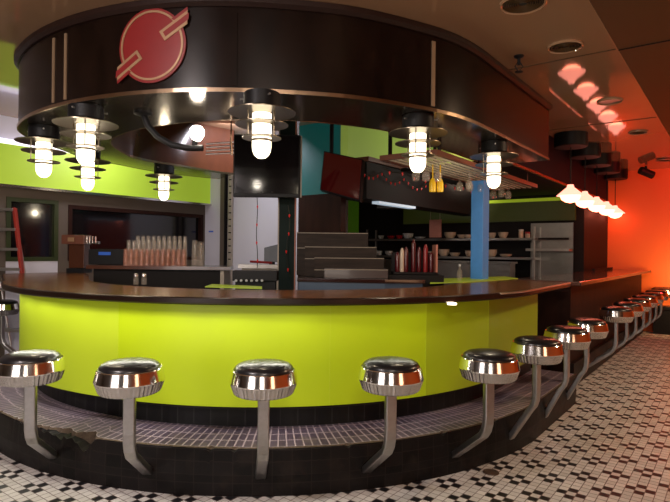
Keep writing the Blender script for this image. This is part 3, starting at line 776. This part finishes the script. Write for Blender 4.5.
for k, (x0, x1, yt, Y) in enumerate(tiers):
    a, b = ony(x0, yt, Y), ony(x1, yt, Y)
    bm = NB(); box(bm, ((a.x + b.x) / 2, Y + .075, (a.z + ZI) / 2 + .001), (b.x - a.x, .15, a.z - ZI - .004)); t = obj('tier', bm, M['tier'] if k < 3 else mat('dark_red_brown_board', (.035, .016, .012), .3, coat=.3), ts)
    for z_ in (a.z - .008,) + ((tiers[k + 1][2] and ony(0, tiers[k + 1][2], tiers[k + 1][3]).z + .012,) if k < 3 else ()):
        bm = NB(); box(bm, ((a.x + b.x) / 2, Y - .004, z_), (b.x - a.x, .007, .007)); sub('edge', bm, M['tieredge'], t, ts)
# row of dark red bottles in a rack
cd = thing('bottle_caddy', 'pale-ended counter caddy holding the tall dark red bottles', 'caddy', tuple(ony(412, 274, 4.95)))
bz = ony(415, 274.5, 4.95).z
a, b = ony(393, 274, 4.95), ony(437, 274, 4.95)
bm = NB(); box(bm, ((a.x + b.x) / 2, 5.02, bz + .012), (b.x - a.x, .2, .02)); obj('tray', bm, M['dark'], cd)
bm = NB(); box(bm, (b.x - .008, 5.02, bz + .14), (.016, .2, .27)); obj('end_panel', bm, M['pink'], cd)
bm = NB(); box(bm, ((a.x + b.x) / 2, 5.1, bz + .11), (b.x - a.x, .012, .18)); obj('back_panel', bm, M['dark'], cd)
bm = NB(); box(bm, ((a.x + b.x) / 2, 5.02, bz / 2), (.5, .3, bz - .006)); tag(obj('stand_cabinet', bm, M['dark']), 'plain dark cabinet under the dark red bottles', 'cabinet')
def bottle_bm(c, r, h, n=16, neck=.35):
    bm = NB(); lathe(bm, [(0, 0), (r * .9, 0), (r, .01), (r, h * (.97 - neck)), (r * .75, h * (1.03 - neck)), (r * .36, h * (1.12 - neck)), (r * .33, h * .97), (r * .42, h * .975), (r * .42, h), (0, h)], c, n); return bm
spots = [(397.5, 252, 'bottle'), (402, 248, 'ceramic'), (406, 247, 'bottle'), (413.5, 239.5, 'bottle'), (419, 247, 'bottle'), (425.5, 244.5, 'bottler'), (431, 252, 'bottle')]
blab = ['dark red bottle at the left end of the caddy', 'slim pale bottle between dark red bottles in the caddy', 'dark red bottle next to the slim pale bottle', 'tallest dark red bottle standing in the caddy', 'dark red bottle just right of the tallest one', 'bright red bottle near the right end of the caddy', 'dark red bottle against the pale caddy end']
for (px, py, mk), lb in zip(spots, blab):
    p = ony(px, py, 5.0); bm = bottle_bm(Vector((p.x, 4.99, bz + .022)), .020 if mk != 'bottler' else .022, p.z - bz - .022, neck=.12)
    tag(obj('bottle', bm, M[mk], smooth=True), lb, 'bottle', 'bottles in the counter caddy')
# lime bar mat and squeeze bottle on the countertop's inner part
mp = [onz(430, 284, HC), onz(470, 282.5, HC), onz(518, 279.0, HC), onz(505, 277.0, HC), onz(432, 279.5, HC)]
bm = NB(); prism(bm, [(p.x, p.y) for p in mp], HC + .001, HC + .008); tag(obj('bar_mat', bm, M['mat_']), 'lime green rubber mat on the countertop before the blue post', 'mat')
mp = [onz(205, 287.5, HC), onz(262, 289.2, HC), onz(262, 287.3, HC), onz(212, 285.0, HC)]
bm = NB(); prism(bm, [(p.x, p.y) for p in mp], HC + .001, HC + .008); tag(obj('bar_mat', bm, M['mat_']), 'lime green mat on the countertop left of the green post', 'mat')
p = onz(459.5, 280.5, HC + .009)
w_ = thing('water_bottle', 'small clear plastic bottle standing on the lime mat', 'bottle', tuple(p))
bm = bottle_bm(p, .026, .135, neck=.3); obj('body', bm, M['glass'], w_, smooth=True)
bm = NB(); lathe(bm, [(0, .135), (.012, .135), (.012, .155), (0, .155)], p, 12); obj('cap', bm, M['ceramicw'], w_)

# ------------------------------------------------------------------ kitchen shelving
AS = 8.7
def shelf_pt(px, py, a=AS): return ona(px, py, a)
ks = thing('wall_shelf_unit', 'stainless steel two-tier kitchen shelf holding bowls and plates', 'shelf', tuple(shelf_pt(450, 262)))
zs1, zs2 = shelf_pt(430, 238.5).z, shelf_pt(430, 256).z
zpc = shelf_pt(440, 261).z
nA, nB = AN(shelf_pt(366, 240))[1], AN(shelf_pt(535, 240))[1]
nC = NK - .05
for z in (zs1, zs2):
    bm = NB(); box(bm, W(AS + .17, (nA + nB) / 2, z - .02), (.36, nB - nA, .04), PHI); obj('shelf_board', bm, M['steel'], ks, bevel=.004)
for nn in (nA + .02, nB - .02):
    for da in (.01, .33):
        bm = NB(); box(bm, W(AS + da, nn, .9), (.03, .03, 1.8), PHI); obj('upright', bm, M['alu'], ks)
def prep(name, px0, px1, label):
    n0, n1 = AN(shelf_pt(px0, 262))[1], AN(shelf_pt(px1, 262))[1]
    t = thing(name, label, 'counter', tuple(W(AS, (n0 + n1) / 2, 0)))
    bm = NB(); box(bm, W(AS - .18, (n0 + n1) / 2, zpc), (.3, n1 - n0, .03), PHI); obj('worktop', bm, M['steel'], t)
    bm = NB(); box(bm, W(AS - .17, (n0 + n1) / 2, zpc / 2 - .01), (.26, n1 - n0 - .06, zpc - .015), PHI); obj('cabinet', bm, M['steel'], t)
prep('prep_counter', 437, 518, 'stainless prep counter below the bowl shelves by the blue post')
prep('prep_counter', 366, 394, 'short stainless prep counter behind the tiered shelf')
# range backsplash and rail
AG = AK - .12
n0, n1 = AN(ona(531, 240, AG))[1], min(NK - .13, AN(ona(579, 240, AG))[1])
def zg(py): return ona(555, py, AG).z
rg = thing('range_backsplash', 'stainless steel backsplash panel with rail shelf behind the right counter', 'backsplash', tuple(W(AG, (n0 + n1) / 2, 0)))
bm = NB(); box(bm, W(AG, (n0 + n1) / 2, zg(223) / 2), (.03, n1 - n0, zg(223)), PHI); obj('panel', bm, M['steel'], rg)
bm = NB(); box(bm, W(AG - .15, (n0 + n1) / 2, zg(250)), (.25, n1 - n0, .04), PHI); obj('shelf_board', bm, M['alu'], rg)
bm = NB(); tube(bm, [W(AG - .2, n0 - .1, zg(239)), W(AG - .2, n1 - .02, zg(239))], .016, 8); obj('rail', bm, M['black'], rg)
# bowls and plates
def bowl(p, r, h, m, nm='bowl', label='', stack=1, grp=None):
    c = Vector(p)
    for k in range(stack):
        bm = NB(); z = k * h * .28 * 1.3
        if k == 0: h *= 1.3
        z = k * h * .28
        lathe(bm, [(0, z), (r * .5, z), (r * .62, z + .006), (r * .9, z + h * .6), (r, z + h), (r * .96, z + h), (r * .85, z + h * .6), (r * .5, z + .012), (0, z + .01)], c, 20)
        tag(obj(nm, bm, m, smooth=True, ang=50), label if stack == 1 else label + (', lowest' if k == 0 else ', topmost' if k == stack - 1 else ', middle'), nm, grp)
def shelf_items(z, items, a=AS + .12):
    for px, wpx, hh_, mk, kind, st_, lb in items:
        p = shelf_pt(px, 240, a); n_ = AN(p)[1]; Y = p.y; r = wpx / 2 / F * Y / 1.1
        q_ = W(a, n_, z + .001)
        bowl(q_, r, hh_, M[mk], kind, lb, st_, 'bowls and plates on the kitchen shelves')
shelf_items(zs1, [
    (381, 7, .05, 'ceramicw', 'bowl', 1, 'small white bowl at the left of the upper kitchen shelf'),
    (391, 9, .045, 'ceramicr', 'bowl', 1, 'left red bowl on the upper kitchen shelf'),
    (399.5, 8, .05, 'ceramicr', 'bowl', 1, 'right red bowl on the upper kitchen shelf'),
    (408, 12, .06, 'ceramicw', 'bowl', 2, 'white bowl stacked right of the red bowls'),
    (420, 12, .025, 'ceramicw', 'plate', 1, 'flat white plate beside the hanging pink board'),
    (450, 13, .065, 'ceramic', 'bowl', 2, 'cream bowl stacked right of the pink board'),
    (461.5, 9, .05, 'ceramic', 'bowl', 1, 'cream bowl just left of the blue post'),
    (468, 8, .05, 'ceramic', 'bowl', 1, 'cream bowl partly behind the blue post, upper shelf'),
    (492, 9, .07, 'ceramic', 'bowl', 1, 'deep cream bowl just right of the blue post'),
    (503, 11, .075, 'ceramic', 'bowl', 1, 'deep cream bowl in the middle of the right upper shelf')])
shelf_items(zs2, [
    (379, 8, .05, 'ceramicw', 'bowl', 2, 'white bowl on the lower shelf behind the tiered shelf'),
    (389, 9, .05, 'ceramicw', 'bowl', 2, 'white bowl on the lower shelf left of the red bottles'),
    (433, 12, .05, 'ceramic', 'bowl', 2, 'cream bowl on the lower shelf behind the red bottles'),
    (444, 12, .06, 'ceramic', 'bowl', 3, 'cream bowl stack on the lower shelf under the pink board'),
    (455, 12, .05, 'ceramic', 'bowl', 1, 'wide cream bowl on the lower shelf near the blue post'),
    (469, 8, .06, 'ceramic', 'bowl', 2, 'cream bowl stack on the lower shelf behind the blue post'),
    (492, 11, .06, 'ceramic', 'bowl', 3, 'cream bowl stack on the lower shelf right of the blue post'),
    (506, 13, .03, 'ceramic', 'plate', 2, 'cream plate on the right part of the lower shelf')])
for px, mk, hh_, lb in ((521, 'ceramic', .11, 'cream jar on the right of the upper kitchen shelf'), (527.5, 'ceramic', .07, 'small red-lidded jar at the end of the kitchen shelf')):
    p = shelf_pt(px, 240, AS + .12); q_ = W(AS + .12, AN(p)[1], zs1 + .001); t = thing('jar', lb, 'jar', tuple(q_))
    bm = NB(); lathe(bm, [(0, 0), (.035, 0), (.038, .01), (.038, hh_ - .01), (.03, hh_), (0, hh_)], q_, 18); obj('body', bm, M[mk], t, smooth=True)
    bm = NB(); lathe(bm, [(0, hh_), (.038, hh_), (.038, hh_ + .03), (0, hh_ + .03)], q_, 18); obj('lid', bm, M['ceramicr' if hh_ < .1 else 'ceramicw'], t)
# hood with brown ledge running along the bulkhead
hd = thing('extractor_hood', 'dark kitchen hood with a brown top ledge below the lime wall', 'hood', tuple(W(6.6, NH + .2, 1.98)))
ah0, ah1 = A2 + .12, 8.5
bm = NB(); box(bm, W((ah0 + ah1) / 2, NH + .02, 2.19), (ah1 - ah0, .30, .42), PHI); obj('canopy', bm, M['dark'], hd)
bm = NB(); box(bm, W((ah0 + ah1) / 2, NH + .105, 2.43), (ah1 - ah0 + .04, .20, .05), PHI); obj('ledge', bm, M['rackwood'], hd)
bm = NB(); box(bm, W(ah0 + .75, NH + .1, 1.962), (.9, .10, .03), PHI); obj('light_panel', bm, mat('dim_hood_light', (.5, .55, .6), .5, emit=(.7, .85, 1), es=.45), hd)
hs = thing('hanging_shelf', 'small steel shelf hanging beyond the kitchen hood', 'shelf', tuple(ona(405, 205, 7.6)))
a_, b_ = ona(377, 203, 7.6), ona(426, 203, 7.6); zh = ona(400, 204.5, 7.6).z
bm = NB(); box(bm, W(7.75, (AN(a_)[1] + AN(b_)[1]) / 2, zh), (.3, AN(b_)[1] - AN(a_)[1], .09), PHI); obj('box', bm, M['steel'], hs)
for q_ in (.1, .9):
    bm = NB(); box(bm, W(7.75, AN(a_)[1] * (1 - q_) + AN(b_)[1] * q_, (zh + ZC) / 2 + .02), (.02, .02, ZC - zh - .05), PHI); obj('hanger', bm, M['black'], hs)
# pink board hanging on two strings
pb_ = thing('menu_board', 'faded pink board hanging on two strings over the kitchen shelf', 'board', tuple(shelf_pt(436, 238, 8.45)))
a_, b_ = shelf_pt(429.5, 237.5, 8.45), shelf_pt(441.5, 219.5, 8.45)
na_, nb_ = AN(a_)[1], AN(b_)[1]
bm = NB(); box(bm, W(8.45, (na_ + nb_) / 2, (a_.z + b_.z) / 2), (.015, nb_ - na_, b_.z - a_.z), PHI); obj('panel', bm, M['pink'], pb_)
for nn in (na_ + .015, nb_ - .03):
    bm = NB(); tube(bm, [W(8.45, nn, b_.z), W(8.45, nn, ZC)], .004, 6); obj('string', bm, M['cage'], pb_)

# ------------------------------------------------------------------ hanging glass rack
rn = onz(435, 152, 2.2); an, nn = AN(rn); aF = AN(onz(525, 187, 2.2))[0]; WR = .52
gr = thing('hanging_glass_rack', 'long hanging wood-framed stemware rack with chrome rails over the bar', 'glass rack', tuple(W((an + aF) / 2, nn - WR / 2, 2.16)))
for n_ in (nn, nn - WR):
    bm = NB(); box(bm, W((an + aF) / 2, n_, 2.2), (aF - an, .03, .045), PHI); obj('side_rail', bm, M['rackwood'], gr)
for a_ in (an + .015, aF - .015):
    bm = NB(); box(bm, W(a_, nn - WR / 2, 2.2), (.03, WR - .03, .045), PHI); obj('end_rail', bm, M['rackwood'], gr)
for k in range(7):
    n_ = nn - .06 - k * (WR - .12) / 6
    bm = NB(); box(bm, W((an + aF) / 2, n_, 2.185), (aF - an - .05, .022, .012), PHI); obj('glass_rail', bm, mat('pale_rack_rail', (.72, .68, .55), .35, .1), gr)
for k in range(10):
    a_ = an + .2 + k * (aF - an - .4) / 9
    bm = NB(); box(bm, W(a_, nn - WR / 2, 2.2), (.02, WR - .04, .012), PHI); obj('cross_bar', bm, M['alu'], gr)
for a_ in (an + .12, an + 1.0, aF - .3):
    bm = NB(); box(bm, W(a_, nn - .02, (2.22 + ZB - .008) / 2), (.05, .012, ZB - .008 - 2.22), PHI); obj('strap', bm, M['black'], gr)
    bm = NB(); box(bm, W(a_, nn - WR + .02, (2.22 + ZC) / 2), (.05, .012, ZC - 2.22), PHI); obj('strap', bm, M['black'], gr)
def stem_glass():
    bm = NB(); lathe(bm, [(0, 0), (.034, 0), (.034, -.003), (.006, -.008), (.004, -.02), (.004, -.075), (.012, -.085), (.033, -.105), (.038, -.135), (.030, -.18), (.029, -.18), (.036, -.135), (.031, -.108), (0, -.09)], (0, 0, 0), 16)
    return bm
sg = obj('wine_glass', stem_glass(), M['glass'], smooth=True, recenter=False); first_g = True
gl_pos = [(423, 176), (428, 176), (433, 177), (450, 178), (455, 180), (460, 180), (466, 181), (497, 185), (503, 186), (510, 187)]
for k in range(10):
    a_ = an + (.16, .22, .32, 1.0, 1.08, 1.18, 1.30, 1.9, 2.0, 2.12)[k]; n_ = nn - (.26, .193, .127, .127, .26, .193, .127, .127, .26, .127)[k]
    loc = W(a_, n_, 2.178)
    g = sg if first_g else sg.copy()
    if not first_g: col.objects.link(g)
    first_g = False; g.location = loc + Vector((0, 0, .002))
    tag(g, 'clear wine glass hanging upside down from the rack above the bar', 'wine glass', 'wine glasses hanging in the rack')
for k, px in enumerate((432.5, 440)):
    p = ony(px, 192, 4.95); t = thing('squeeze_bottle', 'yellow plastic squeeze bottle hung from the glass rack, %s of two' % ('left' if k == 0 else 'right'), 'bottle', tuple(p), group='yellow bottles on the glass rack')
    bm = NB(); lathe(bm, [(0, 0), (.028, 0), (.031, .01), (.031, .075), (.024, .105), (.012, .125), (0, .128)], p, 18, (1, .7)); obj('body', bm, M['yellow'], t, smooth=True)
    bm = NB(); tube(bm, [p + Vector((0, 0, .12)), Vector((p.x, p.y, 2.185))], .006, 6); obj('hook', bm, M['yellow'], t)

# ------------------------------------------------------------------ string lights
def garland(pts, label, nb, drop=.03):
    root = thing('string_lights', label, 'string lights', tuple(pts[0]))
    bm = NB(); tube(bm, pts, .004, 5); obj('wire', bm, M['wire'], root)
    L = len(pts) - 1
    for k in range(nb):
        t = (k + .5) / nb * L; i = min(int(t), L - 1); p = Vector(pts[i]).lerp(Vector(pts[i + 1]), t - i)
        bm = NB(); lathe(bm, [(0, 0), (.007, -.006), (.008, -.018), (.004, -.034), (0, -.038)], p, 8); obj('red_bulb', bm, M['redbulb'], root, smooth=True)
pts = []
for k in range(25):
    t = k / 24; px = 358 + 70 * t; pts.append(onn(px, 166 + 17 * t + 8 * abs(math.sin(t * math.pi * 3)), NH + .23))
garland(pts, 'dark wire with small red lights swagged across the kitchen hood', 16)
garland([ony(257 + .6 * math.sin(k), 196 + 8 * k, 5.35) for k in range(10)], 'wire with red lights dangling left of the green post', 4)
garland([ony(288 + 2 * math.sin(k * 1.2), 205 + 12 * k, 5.42) for k in range(7)], 'wire with red lights wound down the green post', 4)
pts = [W(an + (aF - an) * k / 16, nn - WR + .02, 2.12 - .03 * (k % 2)) for k in range(17)]
garland(pts, 'wire with small red lights strung under the glass rack', 12)

# ------------------------------------------------------------------ left interior: back counter, glasses, tap tower
bk = thing('back_counter', 'dark wooden back counter carrying the upturned glasses', 'counter', (-1.6, 5.6, 0))
zb_ = ony(150, 266, 5.5).z
bl, brr = ony(86, 266, 5.5).x, ony(230, 266, 5.5).x
bm = NB(); prism(bm, [(bl, 5.5), (brr, 5.5), (brr - .05, 5.95), (bl, 5.95)], zb_ - .035, zb_); obj('worktop', bm, M['inner'], bk)
bm = NB(); prism(bm, [(bl + .05, 5.56), (brr - .12, 5.56), (brr - .15, 5.9), (bl + .05, 5.9)], 0, zb_ - .036); obj('cabinet', bm, M['dark'], bk)
bm = NB(); prism(bm, [(brr - .11, 5.55), (brr - .07, 5.55), (brr - .07, 5.9), (brr - .11, 5.9)], 0, zb_ - .036); obj('end_panel', bm, M['cage'], bk)
# crate-like rack of upturned glasses: rows of different height
def tumbler(h, r):
    bm = NB(); lathe(bm, [(r, 0), (r * .98, h * .5), (r * .82, h), (0, h), (0, h - .012), (r * .74, h - .014), (r * .9, h * .5), (r * .93, 0), (r, 0)], (0, 0, 0), 14); return bm
tg = {}
rows = [(5.58, 126, 184, 248.5, 12), (5.68, 129, 185, 240, 12), (5.78, 138, 185, 235.5, 10)]
labs = ['clear upturned glass in the front row of the glasses on the back counter', 'clear upturned glass in the middle row of the glasses on the back counter', 'tall clear upturned glass in the rear row on the back counter']
for ri, (Y, x0, x1, yt, n_) in enumerate(rows):
    proto_g = None
    for k in range(n_):
        px = x0 + (x1 - x0) * k / (n_ - 1); p = ony(px, yt, Y); h_ = p.z - zb_ - .002
        if proto_g is None: g = obj('bar_glass', tumbler(h_, .0255), M['glassr'] if ri == 0 else M['glass'], smooth=True, recenter=False); proto_g = g
        else: g = proto_g.copy(); col.objects.link(g)
        g.location = (p.x, Y, zb_ + .001)
        tag(g, labs[ri], 'glass', ['front row of upturned glasses', 'middle row of upturned glasses', 'rear row of upturned glasses'][ri])
for k, (px, yt) in enumerate(((195, 240), (201, 241.5))):
    p = ony(px, yt, 5.7); g = obj('bar_glass', tumbler(p.z - zb_ - .002, .035), M['glass'], smooth=True, recenter=False); g.location = (p.x, 5.7, zb_ + .001)
    tag(g, 'clear glass apart from the rows, %s of the pair by the white wall' % ('left' if k == 0 else 'right'), 'glass', 'pair of glasses by the white wall')
# tap tower
tx = ony(76, 250, 6.1)
zt1 = ony(76, 235.5, 6.1).z
tt = thing('beer_tap_tower', 'brown wooden tap tower with chrome taps on the left of the bar', 'tap tower', (tx.x, 6.1, HC))
a, b = ony(68.5, 268, 6.1), ony(84, 236, 6.1)
bm = NB(); box(bm, ((a.x + b.x) / 2, 6.18, (a.z + b.z) / 2), (b.x - a.x, .15, b.z - a.z)); obj('column', bm, M['inner'], tt, bevel=.004)
a2, b2 = ony(62, 244, 6.08), ony(84.5, 235, 6.08)
bm = NB(); box(bm, ((a2.x + b2.x) / 2, 6.16, (a2.z + b2.z) / 2), (b2.x - a2.x, .19, b2.z - a2.z)); obj('head', bm, M['rackwood'], tt, bevel=.004)
p = ony(71, 239.5, 6.045); bm = NB(); box(bm, p, (.07, .01, .045)); obj('badge', bm, M['gold'], tt)
for k in range(5):
    p = ony(84 + 2.9 * k, 239, 6.1); 
    bm = NB(); tube(bm, [p + Vector((0, 0, -.045)), p + Vector((0, 0, .0)), p + Vector((0, 0, .03))], .009, 8); obj('tap', bm, M['chrome'], tt, smooth=True)
a3, b3 = ony(82, 243.5, 6.13), ony(98, 241.5, 6.13)
bm = NB(); box(bm, ((a3.x + b3.x) / 2, 6.16, a3.z + .012), (b3.x - a3.x, .05, .03)); obj('tap_rail', bm, M['chrome_rib'], tt)
bm = NB(); box(bm, ((a.x + b.x) / 2, 6.18, (HC + a.z) / 2 - .001), (.20, .20, max(.01, a.z - HC - .002))); obj('foot', bm, M['black'], tt)
# monitor with blue strip
sm = thing('small_monitor', 'small black terminal with a blue strip on the left back counter', 'monitor', tuple(ony(104, 258, 5.75)))
a, b = ony(88, 258, 5.75), ony(123, 249.5, 5.75)
bm = NB(); box(bm, ((a.x + b.x) / 2, 5.8, (zb_ + b.z) / 2 + .001), (b.x - a.x, .08, b.z - zb_)); obj('case', bm, M['black'], sm, bevel=.004)
a, b = ony(98, 255, 5.74), ony(110, 252, 5.74)
bm = NB(); box(bm, ((a.x + b.x) / 2, 5.755, (a.z + b.z) / 2), (b.x - a.x, .006, b.z - a.z)); obj('screen', bm, M['bluescr'], sm)
# salt and pepper shakers on the countertop
for k, px in enumerate((136, 144)):
    p = onz(px, 284.5, HC + .001); t = thing('salt_shaker', 'small glass shaker with metal lid on the countertop, %s of two' % ('left' if k == 0 else 'right'), 'shaker', tuple(p), group='shakers on the countertop')
    bm = NB(); lathe(bm, [(0, 0), (.021, 0), (.021, .05), (.016, .062), (0, .062)], p, 14); obj('body', bm, M['glass'], t, smooth=True)
    bm = NB(); lathe(bm, [(.017, .062), (.018, .078), (.012, .088), (0, .09)], p, 14); obj('lid', bm, M['chrome_rib'], t, smooth=True)
# stepladder
ld = thing('step_ladder', 'red and aluminium stepladder standing at the left edge of the room', 'ladder', tuple(Vector((ony(8, 300, 6.12)  .x, 6.12, 0))))
tl, bl_ = ony(14.5, 208, 6.15), ony(21.5, 268, 6.08)
d = (bl_ - tl) / (tl.z - bl_.z)
foot = tl + d * tl.z
bm = NB(); tube(bm, [tl, foot], 0, flat=(.055, .03), side=(0, 1, 0)); obj('side_rail', bm, M['ladr'], ld)
off = Vector((-.42, 0, 0)); bm = NB(); tube(bm, [tl + off + Vector((.06, 0, 0)), foot + off - Vector((.06, 0, 0))], 0, flat=(.055, .03), side=(0, 1, 0)); obj('side_rail', bm, M['ladr'], ld)
for k in range(7):
    z = tl.z - .02 - k * .225; t = (tl.z - z) / tl.z; p = tl.lerp(foot, t); q_ = (tl + off + Vector((.06, 0, 0))).lerp(foot + off - Vector((.06, 0, 0)), t)
    bm = NB(); box(bm, (p + q_) / 2, ((p - q_).length, .10, .03)); obj('tread', bm, M['alu'], ld)
for dx in (0, -.3):
    bm = NB(); tube(bm, [tl + Vector((dx - .03, .05, -.03)), Vector((foot.x + dx - .08, foot.y + .28, 0))], .014, 8); obj('rear_leg', bm, M['alu'], ld)
# things against the white wall
ws = thing('ruled_strip', 'tall pale perforated upright strip with dark ticks on the white wall', 'shelf upright', tuple(ona(230, 262, AE - .04)))
a, b = ona(219, 262, AE - .05), ona(224.5, 178, AE - .05); c_, d_ = ona(226.5, 262, AE - .05), ona(232.5, 178, AE - .05)
bm = NB(); box(bm, W(AE - .03, (AN(a)[1] + AN(ona(224.5, 220, AE - .05))[1]) / 2, 1.3), (.04, .09, 2.6), PHI); obj('grey_board', bm, M['greyw'], ws)
nm_ = AN(ona(229.5, 220, AE - .05))[1]
bm = NB(); box(bm, W(AE - .03, nm_, 1.3), (.04, .075, 2.6), PHI); obj('pale_board', bm, M['cage'], ws)
bm = NB(); box(bm, W(AE - .04, AN(ona(225.3, 220, AE - .05))[1], 1.3), (.05, .02, 2.6), PHI); obj('dark_rail', bm, M['dark'], ws)
bm = NB()
for k in range(14): box(bm, W(AE - .053, nm_ + .01, 1.24 + k * .1), (.006, .05, .018), PHI)
obj('ticks', bm, M['dark'], ws)
p = ona(211, 231.5, AE - .01); bm = NB(); box(bm, p, (.008, .10, .022), PHI); tag(obj('wall_clip', bm, M['bluescr']), 'small blue clip on the white wall left of the ruled strip', 'clip')
# grey register box, black caddy with knobs
rz_ = thing('register_stand', 'grey angled register screen beside the green post', 'register', tuple(ony(272, 262, 5.7)))
a, b = ony(264, 262, 5.7), ony(279, 244, 5.7)
bm = NB(); prism(bm, [(a.x, 5.7), (b.x, 5.7), (b.x, 5.8), (a.x, 5.8)], a.z, b.z)
for v in bm.verts:
    if v.co.z > a.z + .01 and v.co.x < a.x + .01: v.co.z -= .04
obj('screen_back', bm, mat('slate_grey_plastic', (.10, .11, .13), .5), rz_, bevel=.004)
bm = NB(); box(bm, ((a.x + b.x) / 2, 5.76, (a.z + zb_) / 2), (.06, .05, abs(a.z - zb_) + .01)); obj('neck', bm, M['black'], rz_)
sc2 = thing('service_counter', 'grey service counter behind the bar left of the green post', 'counter', (ony(250, 265, 5.5).x, 5.6, 0))
a, b = ony(234, 268, 5.62), ony(280, 268, 5.62); zq = ony(250, 264.5, 5.62).z
bm = NB(); box(bm, ((a.x + b.x) / 2 + .03, 5.78, zq - .02), (b.x - a.x - .02, .3, .04)); obj('worktop', bm, M['steel'], sc2)
bm = NB(); box(bm, ((a.x + b.x) / 2 + .03, 5.80, (zq - .041) / 2), (b.x - a.x - .08, .24, zq - .042)); obj('cabinet', bm, M['cage'], sc2)
bm = NB(); p1_, p2_ = ony(250, 261, 5.66), ony(272, 263, 5.66); tube(bm, [p1_ + Vector((0,0,-.005)), p2_ + Vector((0,0,.002))], .012, 8); obj('red_tube', bm, M['bottler'], sc2)
kc = thing('bar_caddy', 'black bar caddy with a row of white knobs beside the green post', 'caddy', tuple(ony(254, 282, 4.6)))
a, b = ony(232, 281, 4.6), ony(277, 271, 4.6)
bm = NB(); box(bm, ((a.x + b.x) / 2, 4.68, (a.z + b.z) / 2), (b.x - a.x, .14, b.z - a.z)); obj('box', bm, M['black'], kc, bevel=.006)
for k in range(6):
    p = ony(236 + 5.2 * k, 280.5, 4.59); bm = NB(); lathe(bm, [(0, -.012), (.011, -.008), (.012, .004), (0, .012)], p, 10); obj('knob', bm, M['ceramicw'], kc, smooth=True)
bm = NB(); box(bm, ((a.x + b.x) / 2, 4.70, a.z / 2), (b.x - a.x - .04, .12, a.z)); obj('pedestal', bm, M['black'], kc)
# floor plate
p = onz(491, 472.5, 0); bm = NB(); lathe(bm, [(0, .001), (.05, .001), (.048, .006), (.035, .007), (.033, .004), (0, .004)], Vector((p.x, p.y, 0)), 28); tag(obj('floor_plate', bm, M['drain'], smooth=True), 'small round brown metal plate set in the tiled floor near the fifth stool', 'floor plate')

# ------------------------------------------------------------------ lighting
def area(name, loc, size, energy, color, target=None, sy=None):
    l = bpy.data.lights.new(name, 'AREA'); l.energy = energy; l.color = color; l.size = size
    if sy: l.shape = 'RECTANGLE'; l.size_y = sy
    o = bpy.data.objects.new(name, l); col.objects.link(o); o.location = loc
    if target is not None: o.rotation_euler = (Vector(target) - Vector(loc)).to_track_quat('-Z', 'Y').to_euler()
    return o
def point(name, loc, energy, color, r=.08):
    l = bpy.data.lights.new(name, 'POINT'); l.energy = energy; l.color = color; l.shadow_soft_size = r
    o = bpy.data.objects.new(name, l); col.objects.link(o); o.location = loc; return o
area('house_light_left', (-2.2, .6, 2.85), .5, 90, (1, .88, .86), (-1.4, 3.0, .4))
area('house_light_mid', (.2, -.8, 2.85), .5, 60, (1, .84, .70), (-.2, 3.2, .4))
area('house_light_right', tuple(W(5.8, 1.2, 2.84)), .4, 66, (1, .68, .42), tuple(W(5.2, .3, 0)))
area('house_light_far', tuple(W(8.2, .6, 2.84)), .4, 26, (1, .64, .40), tuple(W(8.2, .2, 0)))
for th in range(196, 303, 9):
    r_ = Vector((math.cos(R_(th)), math.sin(R_(th)), 0)); p = C0 + r_ * 2.455
    o = area('under_counter_strip', (p.x, p.y, HC - .052), .36, (1.1 if th < 275 else .9 if th < 285 else .4), (1, .95, .80), (p.x - r_.x * .10, p.y - r_.y * .10, .3), .03)
    o.rotation_euler = (Matrix.Rotation(R_(th + 90), 4, 'Z') @ Matrix.Rotation(R_(-22), 4, 'X')).to_euler()
area('fill_light_left', (-3.0, -1.2, 1.5), 1.6, 44, (1, .90, .86), (-1.2, 4, 1.2), 1.5)  # unseen fill panel added behind the camera, also mirrored in the chrome
area('fill_light_back', (-.2, -3.2, 1.6), 1.1, 36, (1, .86, .74), (0, 4, 1.0), 1.7)  # second added fill panel, no window behind it
area('fill_light_right', (2.6, -1.2, 1.6), .9, 16, (1, .55, .30), (1, 4, 1.0), 1.6)  # warm fill panel, likewise added out of view
area('wall_wash_red', tuple(W(9.6, .2, 2.75)), .5, 30, (1, .03, .03), tuple(W(AW, -.4, 2.3)))
area('wall_wash_orange', tuple(W(10.3, -.6, .95)), .4, 13, (1, .62, .25), tuple(W(AW, -.7, .9)))
area('left_wall_wash', (-2.6, 6.6, 2.85), .6, 18, (.95, .9, 1), (-3.4, 7.3, 2.0))
area('white_wall_light', (-1.2, 6.4, 2.8), .4, 20, (.9, .88, 1), (-1.5, 7.8, 1.3))
area('kitchen_light', tuple(W(6.3, -2.5, 2.3)), .5, 16, (1, .95, .8), tuple(W(6.6, NH, 2.7)))
for k, ((px, py), lb) in enumerate(lamps):
    p = onz(px, py, zl - .012); point('jar_light', (p.x, p.y, zl - .33), 4.5, (1, .84, .6), .04)
area('pass_light', tuple(W(7.4, -2.9, 2.6)), .5, 42, (1, .85, .65), tuple(W(8.9, -3.1, 1.3)))
w = bpy.data.worlds.new('world'); sc.world = w; w.use_nodes = True
w.node_tree.nodes['Background'].inputs[0].default_value = (.8, .6, .5, 1); w.node_tree.nodes['Background'].inputs[1].default_value = .05
sc.view_settings.view_transform = 'Standard'; sc.view_settings.look = 'None'
sc.view_settings.exposure = 0
for o in list(bpy.data.objects):
    if 'world_built' in o.keys(): del o['world_built']
